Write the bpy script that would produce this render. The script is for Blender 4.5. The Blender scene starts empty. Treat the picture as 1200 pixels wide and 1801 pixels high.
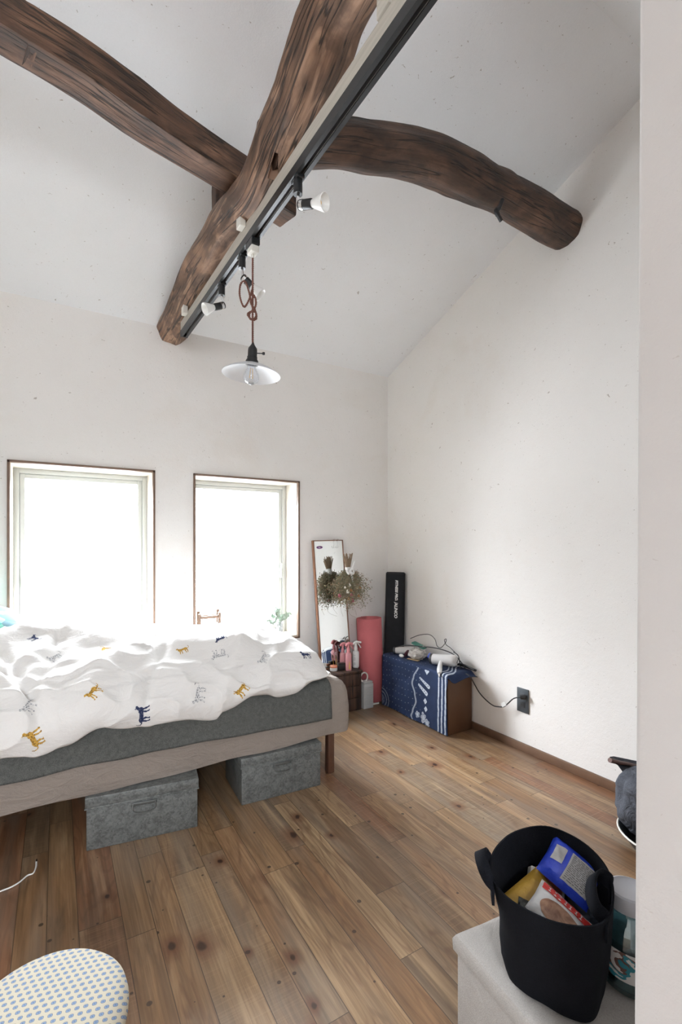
import bpy, bmesh, math, random
from mathutils import Vector, Matrix, noise
from mathutils.bvhtree import BVHTree
random.seed(7)
PI = math.pi
C = bpy.context.scene.collection
scene = bpy.context.scene

# ------------------------------------------------------------------ camera
HEAD = math.atan2(500, 835)
cam_d = bpy.data.cameras.new('camera'); cam = bpy.data.objects.new('camera', cam_d); C.objects.link(cam)
cam.location = (0, 0, 1.10); cam.rotation_euler = (PI/2, 0, -HEAD)
cam_d.sensor_fit = 'AUTO'; cam_d.sensor_width = 36; cam_d.lens = 835/1801*36
cam_d.shift_y = (956-900.5)/1801; cam_d.clip_start = .02
scene.camera = cam

# ------------------------------------------------------------------ light
scene.view_settings.view_transform = 'Standard'; scene.view_settings.look = 'None'
scene.view_settings.gamma = 1; scene.view_settings.use_curve_mapping = False
scene.view_settings.exposure = 0.0
SKY = 129.0
w = bpy.data.worlds.new('overcast_sky'); scene.world = w; w.use_nodes = True
bg = w.node_tree.nodes['Background']; bg.inputs[0].default_value = (.88, .935, 1.0, 1); bg.inputs[1].default_value = SKY
_wt = w.node_tree; _tc = _wt.nodes.new('ShaderNodeTexCoord'); _sx = _wt.nodes.new('ShaderNodeSeparateXYZ'); _wt.nodes
# overcast: dim at the horizon, brighter higher up, pale sunlit ground below
_mr = _wt.nodes.new('ShaderNodeMapRange'); _mr.inputs[1].default_value = -1; _mr.inputs[2].default_value = 1
_rp = _wt.nodes.new('ShaderNodeValToRGB'); _ml = _wt.nodes.new('ShaderNodeMath'); _ml.operation = 'MULTIPLY'; _ml.inputs[1].default_value = SKY
for _p, _v in ((0, .205), (.47, .205), (.51, .115), (.66, .52), (.84, 1.0)):
    _e = _rp.color_ramp.elements.new(_p) if _p not in (0,) else _rp.color_ramp.elements[0]
    _e.position = _p; _e.color = (_v, _v, _v, 1)
_wt.links.new(_tc.outputs['Generated'], _sx.inputs[0]); _wt.links.new(_sx.outputs[2], _mr.inputs[0]); _wt.links.new(_mr.outputs[0], _rp.inputs[0]); _wt.links.new(_rp.outputs[0], _ml.inputs[0]); _wt.links.new(_ml.outputs[0], bg.inputs[1])
cy = scene.cycles
cy.use_denoising = True; cy.max_bounces = 10; cy.diffuse_bounces = 8; cy.glossy_bounces = 4
cy.transparent_max_bounces = 12; cy.transmission_bounces = 8; cy.sample_clamp_indirect = 8
cy.caustics_reflective = False; cy.caustics_refractive = False

# ------------------------------------------------------------------ plan of the room (metres)
YB = 2.87; XR = 2.127; XL = -1.5; YF = -1.7
ZE = 2.345; SL = .36; YR = .986; ZR = ZE+SL*(YB-YR)
def ceil_z(y): return ZR-SL*abs(y-YR)
WIN = [(-.21, .479, .47, 1.515), (.697, 1.392, .47, 1.515)]       # windows in the far wall (x0,x1,z0,z1)
WT = .30                                                            # wall thickness
REARFILL = (-1.10, -.30, 1.30, 1.90)  # added opening behind the viewer, never seen, lets in fill light (x0,x1,z0,z1)

def portal(name, loc, rot, sx, sy):
    l = bpy.data.lights.new(name, 'AREA'); l.shape = 'RECTANGLE'; l.size = sx; l.size_y = sy; l.energy = 1
    o = bpy.data.objects.new(name, l); C.objects.link(o); o.location = loc; o.rotation_euler = rot
    l.cycles.is_portal = True
for x0, x1, z0, z1 in WIN:
    portal('sky_portal', ((x0+x1)/2, YB+WT+.02, (z0+z1)/2), (-PI/2, 0, 0), x1-x0, z1-z0)
portal('sky_portal', ((REARFILL[0]+REARFILL[1])/2, YF-.14, (REARFILL[2]+REARFILL[3])/2), (PI/2, 0, 0), REARFILL[1]-REARFILL[0], REARFILL[3]-REARFILL[2])


# ------------------------------------------------------------------ measuring: a point of the place seen along a sight line
sH, cH = math.sin(HEAD), math.cos(HEAD)
def ray(px, py):
    a = (px-600)/835; u = (956-py)/835
    return Vector((sH+cH*a, cH-sH*a, u))
def at(px, py, X=None, Y=None, Z=None):
    d = ray(px, py)
    t = X/d.x if X is not None else Y/d.y if Y is not None else (Z-1.1)/d.z
    return Vector((d.x*t, d.y*t, 1.1+d.z*t))

# ------------------------------------------------------------------ helpers
def tag(o, label=None, cat=None, group=None, kind=None):
    if label: o['label'] = label
    if cat: o['category'] = cat
    if group: o['group'] = group
    if kind: o['kind'] = kind
    return o
def thing(name, label, cat, loc=(0, 0, 0), rz=0, group=None):
    o = bpy.data.objects.new(name, None); o.empty_display_size = .05; C.objects.link(o)
    o.location = loc; o.rotation_euler = (0, 0, rz)
    return tag(o, label, cat, group)
def obj(name, bm, m, parent=None, smooth=True, angle=35, world=False):
    """link a bmesh as one object; world=True: the mesh is in room coordinates, keep it there under its parent"""
    bmesh.ops.recalc_face_normals(bm, faces=bm.faces)
    me = bpy.data.meshes.new(name); bm.to_mesh(me); bm.free()
    for mm in (m if isinstance(m, (list, tuple)) else [m]): me.materials.append(mm)
    if smooth:
        me.polygons.foreach_set('use_smooth', [True]*len(me.polygons))
        try: me.set_sharp_from_angle(angle=math.radians(angle))
        except Exception: pass
    o = bpy.data.objects.new(name, me); C.objects.link(o)
    if parent is not None:
        o.parent = parent
        if world:
            p = parent; M = Matrix.Identity(4)
            while p is not None: M = Matrix.LocRotScale(p.location, p.rotation_euler, p.scale) @ M; p = p.parent
            me.transform(M.inverted())
    return o
def struct(name, bm, m, parent=None, **k):
    o = obj(name, bm, m, parent, **k); o['kind'] = 'structure'; return o
def box(bm, x0, x1, y0, y1, z0, z1, bev=0, seg=2, M=None, mi=0):
    c = Vector(((x0+x1)/2, (y0+y1)/2, (z0+z1)/2))
    r = bmesh.ops.create_cube(bm, size=1, matrix=Matrix.Translation(c) @ Matrix.Diagonal((x1-x0, y1-y0, z1-z0, 1)))
    vs = r['verts']
    if bev:
        es = list({e for v in vs for e in v.link_edges})
        r2 = bmesh.ops.bevel(bm, geom=es, offset=bev, segments=seg, profile=.5, affect='EDGES')
        vs = list({v for f in r2['faces'] for v in f.verts} | {v for v in vs if v.is_valid})
    if M is not None: bmesh.ops.transform(bm, matrix=M, verts=vs)
    for f in {f for v in vs for f in v.link_faces}: f.material_index = mi
    return vs
def tube(bm, pts, r, n=10, closed=False, cap=True, uvl=None):
    """round tube through pts; r a number or a list"""
    pts = [Vector(p) for p in pts]; N = len(pts)
    rs = r if isinstance(r, (list, tuple)) else [r]*N
    up = Vector((0, 0, 1)); rings = []; prev = None
    for i, p in enumerate(pts):
        a = pts[i-1] if (i > 0 or closed) else p; b = pts[(i+1) % N] if (i < N-1 or closed) else p
        t = (b-a); t = t.normalized() if t.length > 1e-9 else Vector((0, 0, 1))
        if prev is None:
            u = t.orthogonal().normalized() if abs(t.dot(up)) > .95 else up.cross(t).normalized()
        else:
            u = prev-t*prev.dot(t); u = u.normalized() if u.length > 1e-6 else t.orthogonal().normalized()
        prev = u; v = t.cross(u)
        rings.append([bm.verts.new(p+(u*math.cos(2*PI*k/n)+v*math.sin(2*PI*k/n))*rs[i]) for k in range(n)])
    M = N if closed else N-1
    for i in range(M):
        A, B = rings[i], rings[(i+1) % N]
        for k in range(n): bm.faces.new((A[k], A[(k+1) % n], B[(k+1) % n], B[k]))
    if cap and not closed: bm.faces.new(rings[0][::-1]); bm.faces.new(rings[-1])
    return rings
def cyl(bm, a, b, r, r2=None, n=16, cap=True): return tube(bm, [a, b], [r, r if r2 is None else r2], n, cap=cap)
def lathe(bm, prof, n=32, M=None, cap_lo=False, cap_hi=False):
    rings = []
    for r, z in prof:
        rings.append([bm.verts.new((r*math.cos(2*PI*k/n), r*math.sin(2*PI*k/n), z)) for k in range(n)])
    for A, B in zip(rings, rings[1:]):
        for k in range(n): bm.faces.new((A[k], A[(k+1) % n], B[(k+1) % n], B[k]))
    if cap_lo: bm.faces.new(rings[0][::-1])
    if cap_hi: bm.faces.new(rings[-1])
    if M is not None: bmesh.ops.transform(bm, matrix=M, verts=[v for R in rings for v in R])
    return rings
def spline(P, n=8, closed=False):
    P = [Vector(p) for p in P]; out = []; N = len(P)
    rng = range(N if closed else N-1)
    for i in rng:
        p1, p2 = P[i], P[(i+1) % N]
        p0 = P[i-1] if (i > 0 or closed) else p1*2-p2
        p3 = P[(i+2) % N] if (i+2 < N or closed) else p2*2-p1
        for k in range(n):
            t = k/n
            out.append(.5*((2*p1)+(p2-p0)*t+(2*p0-5*p1+4*p2-p3)*t*t+(3*p1-p0-3*p2+p3)*t**3))
    if not closed: out.append(P[-1])
    return out
def grid(bm, nu, nv, fn, wrap=False, uv=None):
    V = [[bm.verts.new(fn(i/(nu-1), j/(nv-1))) for j in range(nv)] for i in range(nu)]
    L = bm.loops.layers.uv.verify() if uv else None
    for i in range(nu-1):
        for j in range(nv-1):
            f = bm.faces.new((V[i][j], V[i+1][j], V[i+1][j+1], V[i][j+1]))
            if uv:
                for lp, (a, b) in zip(f.loops, ((i, j), (i+1, j), (i+1, j+1), (i, j+1))): lp[L].uv = uv(a/(nu-1), b/(nv-1))
    return V
def lerp(a, b, t): return a+(b-a)*t
def interp(x, xs, ys):
    if x <= xs[0]: return ys[0]
    for i in range(len(xs)-1):
        if x <= xs[i+1]:
            t = (x-xs[i])/(xs[i+1]-xs[i]); t = t*t*(3-2*t)
            return lerp(ys[i], ys[i+1], t)
    return ys[-1]
def sm(a, b, x):
    t = max(0, min(1, (x-a)/(b-a))); return t*t*(3-2*t)
def nz(x, y=0, z=0): return noise.noise(Vector((x, y, z)))
def BM(): return bmesh.new()
def text_mesh(name, s, size, m, parent, M, bold=0, ext=.0004):
    cu = bpy.data.curves.new(name, 'FONT'); cu.body = s; cu.size = size; cu.extrude = ext; cu.align_x = 'CENTER'; cu.align_y = 'CENTER'
    cu.offset = bold; cu.resolution_u = 3
    t = bpy.data.objects.new(name, cu); C.objects.link(t); bpy.context.view_layer.update()
    me = bpy.data.meshes.new_from_object(t.evaluated_get(bpy.context.evaluated_depsgraph_get()))
    bpy.data.objects.remove(t); me.transform(M); me.materials.clear(); me.materials.append(m); me.name = name
    o = bpy.data.objects.new(name, me); C.objects.link(o); o.parent = parent
    return o

# ------------------------------------------------------------------ materials
class NT:
    def __init__(s, name):
        s.m = bpy.data.materials.new(name); s.m.use_nodes = True; s.t = s.m.node_tree
        s.b = s.t.nodes['Principled BSDF']; s.out = s.t.nodes['Material Output']
    def n(s, typ, ins=None, **kw):
        d = s.t.nodes.new(typ)
        for k, v in kw.items(): setattr(d, k, v)
        for k, v in (ins or {}).items(): s.set(d.inputs[k], v)
        return d
    def set(s, sock, v):
        if isinstance(v, bpy.types.NodeSocket): s.t.links.new(v, sock)
        elif isinstance(v, bpy.types.Node): s.t.links.new(v.outputs[0], sock)
        else:
            if hasattr(sock.default_value, '__len__') and hasattr(v, '__len__') and len(sock.default_value) == 4 and len(v) == 3: v = (*v, 1)
            sock.default_value = v
    def M(s, op, a, b=0, c=0, clamp=False):
        d = s.t.nodes.new('ShaderNodeMath'); d.operation = op; d.use_clamp = clamp
        s.set(d.inputs[0], a); s.set(d.inputs[1], b)
        if len(d.inputs) > 2: s.set(d.inputs[2], c)
        return d.outputs[0]
    def coord(s, kind='Object'): return s.n('ShaderNodeTexCoord').outputs[kind]
    def map(s, v, scale=(1, 1, 1), loc=(0, 0, 0), rot=(0, 0, 0)):
        return s.n('ShaderNodeMapping', {'Vector': v, 'Scale': scale, 'Location': loc, 'Rotation': rot}).outputs[0]
    def noise(s, v, scale=5, detail=4, rough=.5, dist=0, out=0):
        return s.n('ShaderNodeTexNoise', {'Vector': v, 'Scale': scale, 'Detail': detail, 'Roughness': rough, 'Distortion': dist}).outputs[out]
    def ramp(s, f, stops, interp='LINEAR'):
        d = s.t.nodes.new('ShaderNodeValToRGB'); s.set(d.inputs[0], f); cr = d.color_ramp; cr.interpolation = interp
        while len(cr.elements) < len(stops): cr.elements.new(.5)
        for e, (p, c) in zip(cr.elements, stops):
            e.position = p; e.color = (*c, 1) if hasattr(c, '__len__') else (c, c, c, 1)
        return d.outputs[0]
    def mix(s, f, a, b, mode='MIX'):
        d = s.t.nodes.new('ShaderNodeMix'); d.data_type = 'RGBA'; d.blend_type = mode
        s.set(d.inputs[0], f); s.set(d.inputs[6], a); s.set(d.inputs[7], b); return d.outputs[2]
    def bump(s, h, strength=.3, dist=.01, normal=None):
        i = {'Height': h, 'Strength': strength, 'Distance': dist}
        if normal is not None: i['Normal'] = normal
        return s.n('ShaderNodeBump', i).outputs[0]
    def fin(s, col=None, rough=.5, metal=0, normal=None, **kw):
        if col is not None: s.set(s.b.inputs['Base Color'], col)
        s.set(s.b.inputs['Roughness'], rough); s.set(s.b.inputs['Metallic'], metal)
        if normal is not None: s.set(s.b.inputs['Normal'], normal)
        for k, v in kw.items(): s.set(s.b.inputs[k.replace('_', ' ')], v)
        return s.m
def simple(name, col, rough=.5, metal=0, var=.06, vs=12, bump=0, bs=80, **kw):
    t = NT(name); c = t.coord()
    n = t.noise(c, vs, 3)
    colr = t.mix(n, tuple(x*(1-var) for x in col), tuple(min(1, x*(1+var)) for x in col))
    nb = t.bump(t.noise(c, bs, 2), bump, .002) if bump else None
    return t.fin(colr, rough, metal, nb, **kw)
def fabric(name, col, var=.12, weave=900, bump=.35, rough=.95, wr=0, wrs=6, sheen=.0, mottle=25):
    t = NT(name); c = t.coord()
    n1 = t.noise(c, weave, 2, .6); n2 = t.noise(c, mottle, 3)
    f = t.M('ADD', t.M('MULTIPLY', n1, .7), t.M('MULTIPLY', n2, .3))
    colr = t.mix(t.ramp(f, [(.35, 0), (.65, 1)]), tuple(x*(1-var) for x in col), tuple(min(1, x*(1+var)) for x in col))
    nb = t.bump(n1, bump, .0015)
    if wr:
        wv = t.noise(t.map(c, (1, 2.2, 2.2)), wrs, 5, .6, 1.2)
        nb = t.bump(wv, wr, .02, nb)
    return t.fin(colr, rough, 0, nb, Sheen_Weight=sheen, Specular_IOR_Level=.12)
def plaster(name, base, stain=.5, speck=1):
    t = NT(name); c = t.coord()
    n1 = t.noise(c, 1.3, 5, .6, .4); n2 = t.noise(t.map(c, (1, 1, 1), (3.1, 5.2, 1.7)), 4.5, 6, .65); n3 = t.noise(c, 190, 3, .6)
    st = t.ramp(n1, [(.50, 0), (.78, 1)])
    b2 = (base[0]*.93, base[1]*.885, base[2]*.83)
    col = t.mix(t.M('MULTIPLY', st, stain), base, b2)
    col = t.mix(t.M('MULTIPLY', t.ramp(n2, [(.45, 0), (.75, 1)]), .16), col, (base[0]*.88, base[1]*.86, base[2]*.83))
    # straw and specks in the plaster
    sp = t.M('MAXIMUM', t.ramp(t.noise(c, 34, 3, .6, .8), [(.715, 0), (.74, 1)]), t.ramp(t.noise(t.map(c, (1, 1, 2.2), (7, 1, 3)), 75, 2, .6, .5), [(.725, 0), (.745, 1)]))
    col = t.mix(t.M('MULTIPLY', sp, .6*speck), col, (.30, .24, .19))
    col = t.mix(t.M('MULTIPLY', t.ramp(n3, [(.4, 0), (.7, 1)]), .05), col, (.55, .52, .5))
    h = t.M('ADD', t.M('MULTIPLY', n3, .25), t.noise(c, 14, 5, .6))
    return t.fin(col, .95, 0, t.bump(h, .22, .01))
def floor_mat():
    t = NT('reclaimed_planks'); c = t.coord(); s = t.n('ShaderNodeSeparateXYZ', {0: c})
    x, y = s.outputs[0], s.outputs[1]
    P = .268
    xs = t.M('DIVIDE', t.M('SUBTRACT', x, .053), P); fl = t.M('FLOOR', xs); xm = t.M('MULTIPLY', t.M('SUBTRACT', xs, fl), P)
    g1 = t.M('GREATER_THAN', xm, .112); g2 = t.M('GREATER_THAN', xm, .190)
    row = t.M('ADD', t.M('MULTIPLY', fl, 3), t.M('ADD', g1, g2))
    # distance to the seams
    d = t.M('MINIMUM', t.M('MINIMUM', xm, t.M('SUBTRACT', P, xm)), t.M('MINIMUM', t.M('ABSOLUTE', t.M('SUBTRACT', xm, .112)), t.M('ABSOLUTE', t.M('SUBTRACT', xm, .190))))
    r1 = t.n('ShaderNodeTexWhiteNoise', {'W': row}, noise_dimensions='1D').outputs[0]
    L = .86
    ys = t.M('DIVIDE', t.M('ADD', y, t.M('MULTIPLY', r1, 7.7)), L); yf = t.M('FLOOR', ys); ym = t.M('MULTIPLY', t.M('SUBTRACT', ys, yf), L)
    dy = t.M('MINIMUM', ym, t.M('SUBTRACT', L, ym))
    pid = t.n('ShaderNodeCombineXYZ', {0: row, 1: yf, 2: 0})
    wn = t.n('ShaderNodeTexWhiteNoise', {'Vector': pid}, noise_dimensions='3D'); rnd = wn.outputs[0]; rc = wn.outputs[1]
    sc = t.n('ShaderNodeSeparateColor', {0: rc})
    off = t.n('ShaderNodeVectorMath', {0: rc, 1: (37, 41, 29)}, operation='MULTIPLY').outputs[0]
    p = t.n('ShaderNodeVectorMath', {0: c, 1: off}, operation='ADD').outputs[0]
    base = t.ramp(rnd, [(0, (.270, .165, .090)), (.2, (.34, .225, .130)), (.38, (.215, .150, .098)), (.55, (.39, .275, .168)), (.70, (.275, .135, .072)), (.84, (.265, .215, .160)), (1, (.43, .32, .205))])
    # long soft streaks
    st = t.noise(t.map(p, (9, .9, 1)), 2.2, 5, .6, .6)
    col = t.mix(t.ramp(st, [(.32, .9), (.66, 0)]), base, t.mix(1, base, (.52, .47, .43), 'MULTIPLY'))
    # fine grain and cathedral rings
    gr = t.noise(t.map(p, (150, 3.2, 1)), 1, 4, .6)
    col = t.mix(t.ramp(gr, [(.40, .38), (.58, 0)]), col, (.085, .045, .022))
    wob = t.noise(t.map(p, (7, 1.1, 1)), 1.2, 2, .5)
    ring = t.M('SINE', t.M('MULTIPLY', wob, 95))
    ringm = t.M('MULTIPLY', t.ramp(ring, [(.45, 0), (.95, 1)]), t.M('MULTIPLY', t.M('GREATER_THAN', sc.outputs[1], .45), .38))
    col = t.mix(ringm, col, (.12, .055, .028))
    # saw marks across some boards
    saw = t.M('MULTIPLY', t.M('GREATER_THAN', sc.outputs[2], .60), t.ramp(t.noise(t.map(p, (6, 190, 1)), 1, 2, .5), [(.5, 0), (.70, .20)]))
    col = t.mix(saw, col, (.46, .34, .22))
    # grey weathering
    gw = t.noise(t.map(p, (5, .7, 1), (8, 3, 0)), 1.6, 4, .55)
    col = t.mix(t.ramp(gw, [(.48, 0), (.68, .55)]), col, (.205, .185, .160))
    lt = t.noise(t.map(p, (16, 1.3, 1), (2, 6, 0)), 1.5, 4, .6, .4)
    col = t.mix(t.ramp(lt, [(.55, 0), (.75, .5)]), col, (.50, .38, .25))
    dk = t.noise(t.map(p, (22, 2.0, 1), (4, 1, 0)), 1.3, 4, .65, .5)
    col = t.mix(t.ramp(dk, [(.30, .55), (.44, 0)]), col, (.10, .065, .042))
    # knots
    kv = t.n('ShaderNodeTexVoronoi', {'Vector': t.map(t.n('ShaderNodeVectorMath', {0: p, 1: t.n('ShaderNodeVectorMath', {0: t.noise(p, 22, 2, .5, 0, 1), 1: (.02, .02, 0)}, operation='MULTIPLY').outputs[0]}, operation='ADD').outputs[0], (1, .72, 0)), 'Scale': 4.2}, voronoi_dimensions='2D')
    ks = t.n('ShaderNodeSeparateColor', {0: kv.outputs['Color']}).outputs[0]
    ksz = t.M('ADD', t.M('MULTIPLY', t.M('SUBTRACT', ks, .30, clamp=True), .17), .010)
    kf = t.M('DIVIDE', kv.outputs['Distance'], ksz)
    has = t.M('GREATER_THAN', ks, .47)
    col = t.mix(t.M('MULTIPLY', has, t.ramp(t.M('MULTIPLY', kf, .5), [(.30, .75), (.95, 0)])), col, (.13, .052, .024))
    col = t.mix(t.M('MULTIPLY', has, t.ramp(kf, [(.30, .9), (.55, 0)])), col, (.030, .014, .009))
    # nail holes and dents
    nv = t.n('ShaderNodeTexVoronoi', {'Vector': t.map(p, (1, 1, 0)), 'Scale': 9}, voronoi_dimensions='2D')
    nh = t.M('LESS_THAN', nv.outputs['Distance'], t.M('MULTIPLY', t.M('SUBTRACT', t.n('ShaderNodeSeparateColor', {0: nv.outputs['Color']}).outputs[1], .46, clamp=True), .12))
    col = t.mix(t.M('MULTIPLY', nh, .8), col, (.028, .018, .013))
    seam = t.M('MAXIMUM', t.M('LESS_THAN', d, .0010), t.M('LESS_THAN', dy, .0010))
    col = t.mix(t.M('MULTIPLY', seam, .75), col, (.03, .02, .013))
    col = t.mix(1, col, (.98, .90, .79), 'MULTIPLY')
    h = t.M('SUBTRACT', t.M('ADD', t.M('MULTIPLY', gr, .3), t.M('MULTIPLY', st, .4)), t.M('MULTIPLY', seam, 1.2))
    rough = t.M('ADD', .27, t.M('MULTIPLY', st, .22))
    return t.fin(col, rough, 0, t.bump(h, .28, .002), Coat_Weight=.25, Coat_Roughness=.35)
def old_wood(name, dark, mid, light, kind='UV', sc=(1, 1, 1), patch=.5, hew=0.):
    t = NT(name); c = t.coord(kind) if kind != 'UV' else t.n('ShaderNodeUVMap').outputs[0]
    c = t.map(c, sc)
    g = t.noise(t.map(c, (85, 4, 1)), 1, 5, .65, .3)
    b = t.noise(t.map(c, (10, 3.2, 1)), 1.1, 5, .55, .4)
    col = t.ramp(b, [(.28, dark), (.50, mid), (.74, light)])
    bl = t.noise(t.map(c, (11, 7, 1), (2, 9, 0)), 1, 4, .6, .6)
    col = t.mix(t.ramp(bl, [(.38, .55), (.56, 0)]), col, tuple(x*.6 for x in dark))
    col = t.mix(t.ramp(g, [(.36, .42), (.60, 0)]), col, tuple(x*.5 for x in dark))
    b2 = t.noise(t.map(c, (14, 3.4, 1), (5, 2, 0)), 1.7, 3, .5, 1.0)
    col = t.mix(t.M('MULTIPLY', t.ramp(b2, [(.56, 0), (.66, 1)]), patch), col, light)
    col = t.mix(t.M('MULTIPLY', t.ramp(b2, [(.30, 1), (.40, 0)]), .7), col, tuple(x*.55 for x in dark))
    cr = t.noise(t.map(c, (26, 1.1, 1), (1, 7, 0)), 1, 3, .55, .35)
    crk = t.ramp(t.M('ABSOLUTE', t.M('SUBTRACT', cr, .5)), [(.006, 1), (.018, 0)])
    col = t.mix(t.M('MULTIPLY', crk, .85), col, (.010, .006, .004))
    h = t.M('SUBTRACT', t.M('ADD', t.M('MULTIPLY', g, .5), b), t.M('MULTIPLY', crk, .8))
    return t.fin(col, .62, 0, t.bump(h, .55, .01))
def glass(name, tint=(1, 1, 1), refl=.08):
    t = NT(name); t.t.nodes.remove(t.b)
    tr = t.n('ShaderNodeBsdfTransparent', {'Color': tint}); gl = t.n('ShaderNodeBsdfGlossy', {'Color': (1, 1, 1), 'Roughness': .03})
    lw = t.n('ShaderNodeLayerWeight', {'Blend': .25})
    f = t.M('ADD', refl*.5, t.M('MULTIPLY', lw.outputs['Fresnel'], .6), clamp=True)
    mx = t.n('ShaderNodeMixShader', {0: f, 1: tr.outputs[0], 2: gl.outputs[0]})
    t.t.links.new(mx.outputs[0], t.out.inputs[0]); return t.m

m_wall = plaster('wall_plaster', (.855, .835, .808), .9)
m_ceil = plaster('ceiling_plaster', (.86, .87, .885), .25)
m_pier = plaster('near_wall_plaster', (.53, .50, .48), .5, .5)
m_floor = floor_mat()
m_main = old_wood('weathered_main_beam', (.065, .036, .022), (.235, .130, .078), (.46, .285, .190), patch=.55)
m_left = old_wood('reddish_hewn_timber', (.045, .024, .015), (.13, .063, .034), (.27, .145, .085), patch=.25)
m_log = old_wood('dark_sooty_log', (.030, .017, .011), (.085, .044, .026), (.19, .10, .06), patch=.15)
m_trim = simple('dark_brown_trim', (.17, .105, .07), .55, 0, .25, 30)
m_skirt = simple('brown_skirting', (.155, .085, .05), .5, 0, .25, 20)
m_white = simple('white_paint', (.80, .79, .76), .55)
m_alu = simple('white_window_frame', (.56, .57, .55), .4); m_lining = simple('cream_wood_lining', (.52, .48, .41), .6, 0, .12, 18)
m_glass = glass('window_glass')
m_batten = NT('pale_grey_batten')
_c = m_batten.coord(); _g = m_batten.noise(m_batten.map(_c, (120, 6, 120)), 1, 4, .6); _p = m_batten.noise(_c, 9, 4)
m_batten = m_batten.fin(m_batten.mix(_g, m_batten.mix(_p, (.36, .33, .28), (.26, .24, .21)), (.56, .52, .45)), .8)
m_black = simple('black_metal', (.012, .013, .014), .38)
m_black2 = simple('black_rubber', (.015, .015, .016), .6)
m_chrome = simple('chrome', (.75, .75, .75), .15, 1)
m_brass = simple('aged_brass', (.45, .30, .10), .35, 1)
m_cordb = simple('brown_twisted_cord', (.17, .075, .055), .85, 0, .3, 300)
m_ivory = simple('ivory_plastic', (.72, .70, .64), .5)
m_opal = glass('shade_glass', (.93, .94, .96), .25)

# ------------------------------------------------------------------ room shell
def poly_prism_x(bm, x0, x1, prof):
    A = [bm.verts.new((x0, y, z)) for y, z in prof]; B = [bm.verts.new((x1, y, z)) for y, z in prof]
    n = len(prof); bm.faces.new(A[::-1]); bm.faces.new(B)
    for k in range(n): bm.faces.new((A[k], A[(k+1) % n], B[(k+1) % n], B[k]))
bm = BM(); box(bm, XL-.2, XR+.2, YF-.2, YB+.3, -.1, 0); struct('floor', bm, m_floor)
def pierced_wall(bm, horiz, lo, hi, z0, z1, holes, f0, f1):
    """a wall slab with rectangular openings; horiz 'x' runs along x, f0..f1 is its thickness"""
    us = sorted({lo, hi, *[h[0] for h in holes], *[h[1] for h in holes]}); zs = sorted({z0, z1, *[h[2] for h in holes], *[h[3] for h in holes]})
    for u0, u1 in zip(us, us[1:]):
        for a, b in zip(zs, zs[1:]):
            mu, mz = (u0+u1)/2, (a+b)/2
            if any(h[0] < mu < h[1] and h[2] < mz < h[3] for h in holes): continue
            if horiz == 'x': box(bm, u0, u1, f0, f1, a, b)
            else: box(bm, f0, f1, u0, u1, a, b)
    bmesh.ops.remove_doubles(bm, verts=bm.verts, dist=1e-5)
    # inner faces shared by two cells are dropped
    seen = {}
    for f in bm.faces: seen.setdefault(tuple(round(v, 4) for v in f.calc_center_median()), []).append(f)
    bmesh.ops.delete(bm, geom=[f for L in seen.values() if len(L) > 1 for f in L], context='FACES')
bm = BM(); pierced_wall(bm, 'x', XL-.2, XR+.2, 0, ZE+.02, WIN, YB, YB+WT); struct('wall_back', bm, m_wall, smooth=False)
bm = BM(); pierced_wall(bm, 'x', XL-.2, XR+.2, 0, ceil_z(YF)+.02, [REARFILL], YF-.14, YF); struct('wall_front', bm, m_wall, smooth=False)
prof = [(YF-.14, 0), (YB+.1, 0), (YB+.1, ZE+.05), (YR, ZR+.12), (YF-.14, ceil_z(YF)+.05)]
bm = BM(); poly_prism_x(bm, XR, XR+.15, prof); struct('wall_right', bm, m_wall, smooth=False)
bm = BM()
pierced_wall(bm, 'y', YF-.14, YB+.1, 0, 2.34, [], XL-.14, XL)
poly_prism_x(bm, XL-.14, XL, [(YB+.1, 2.34), (YB+.1, ZE+.05), (YR, ZR+.12), (-1.0, 2.34)])
struct('wall_left', bm, m_wall, smooth=False)
bm = BM(); poly_prism_x(bm, XL-.2, XR+.2, [(YF-.2, ceil_z(YF-.2)), (YR, ZR), (YB+.3, ceil_z(YB+.3)), (YB+.3, ceil_z(YB+.3)+.15), (YR, ZR+.15), (YF-.2, ceil_z(YF-.2)+.15)])
struct('ceiling', bm, m_ceil, smooth=False)
# near pier on the right: a thick plastered wall whose edge stands a little out of plumb
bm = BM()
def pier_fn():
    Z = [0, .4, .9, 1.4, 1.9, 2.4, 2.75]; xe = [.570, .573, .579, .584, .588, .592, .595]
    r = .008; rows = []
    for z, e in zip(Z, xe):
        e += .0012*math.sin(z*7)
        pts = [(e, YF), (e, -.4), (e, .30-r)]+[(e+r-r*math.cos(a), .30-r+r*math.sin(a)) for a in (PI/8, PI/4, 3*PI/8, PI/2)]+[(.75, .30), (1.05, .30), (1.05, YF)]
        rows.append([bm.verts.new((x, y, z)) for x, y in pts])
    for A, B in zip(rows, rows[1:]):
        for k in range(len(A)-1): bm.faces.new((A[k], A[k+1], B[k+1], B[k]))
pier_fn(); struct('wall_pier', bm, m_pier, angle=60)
bm = BM(); box(bm, XR-.014, XR, .0, YB, 0, .042, .002); struct('baseboard_right', bm, m_skirt)
bm = BM(); box(bm, XL, XR-.014, YB-.012, YB, 0, .042, .002); struct('baseboard_back', bm, m_skirt)

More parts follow.
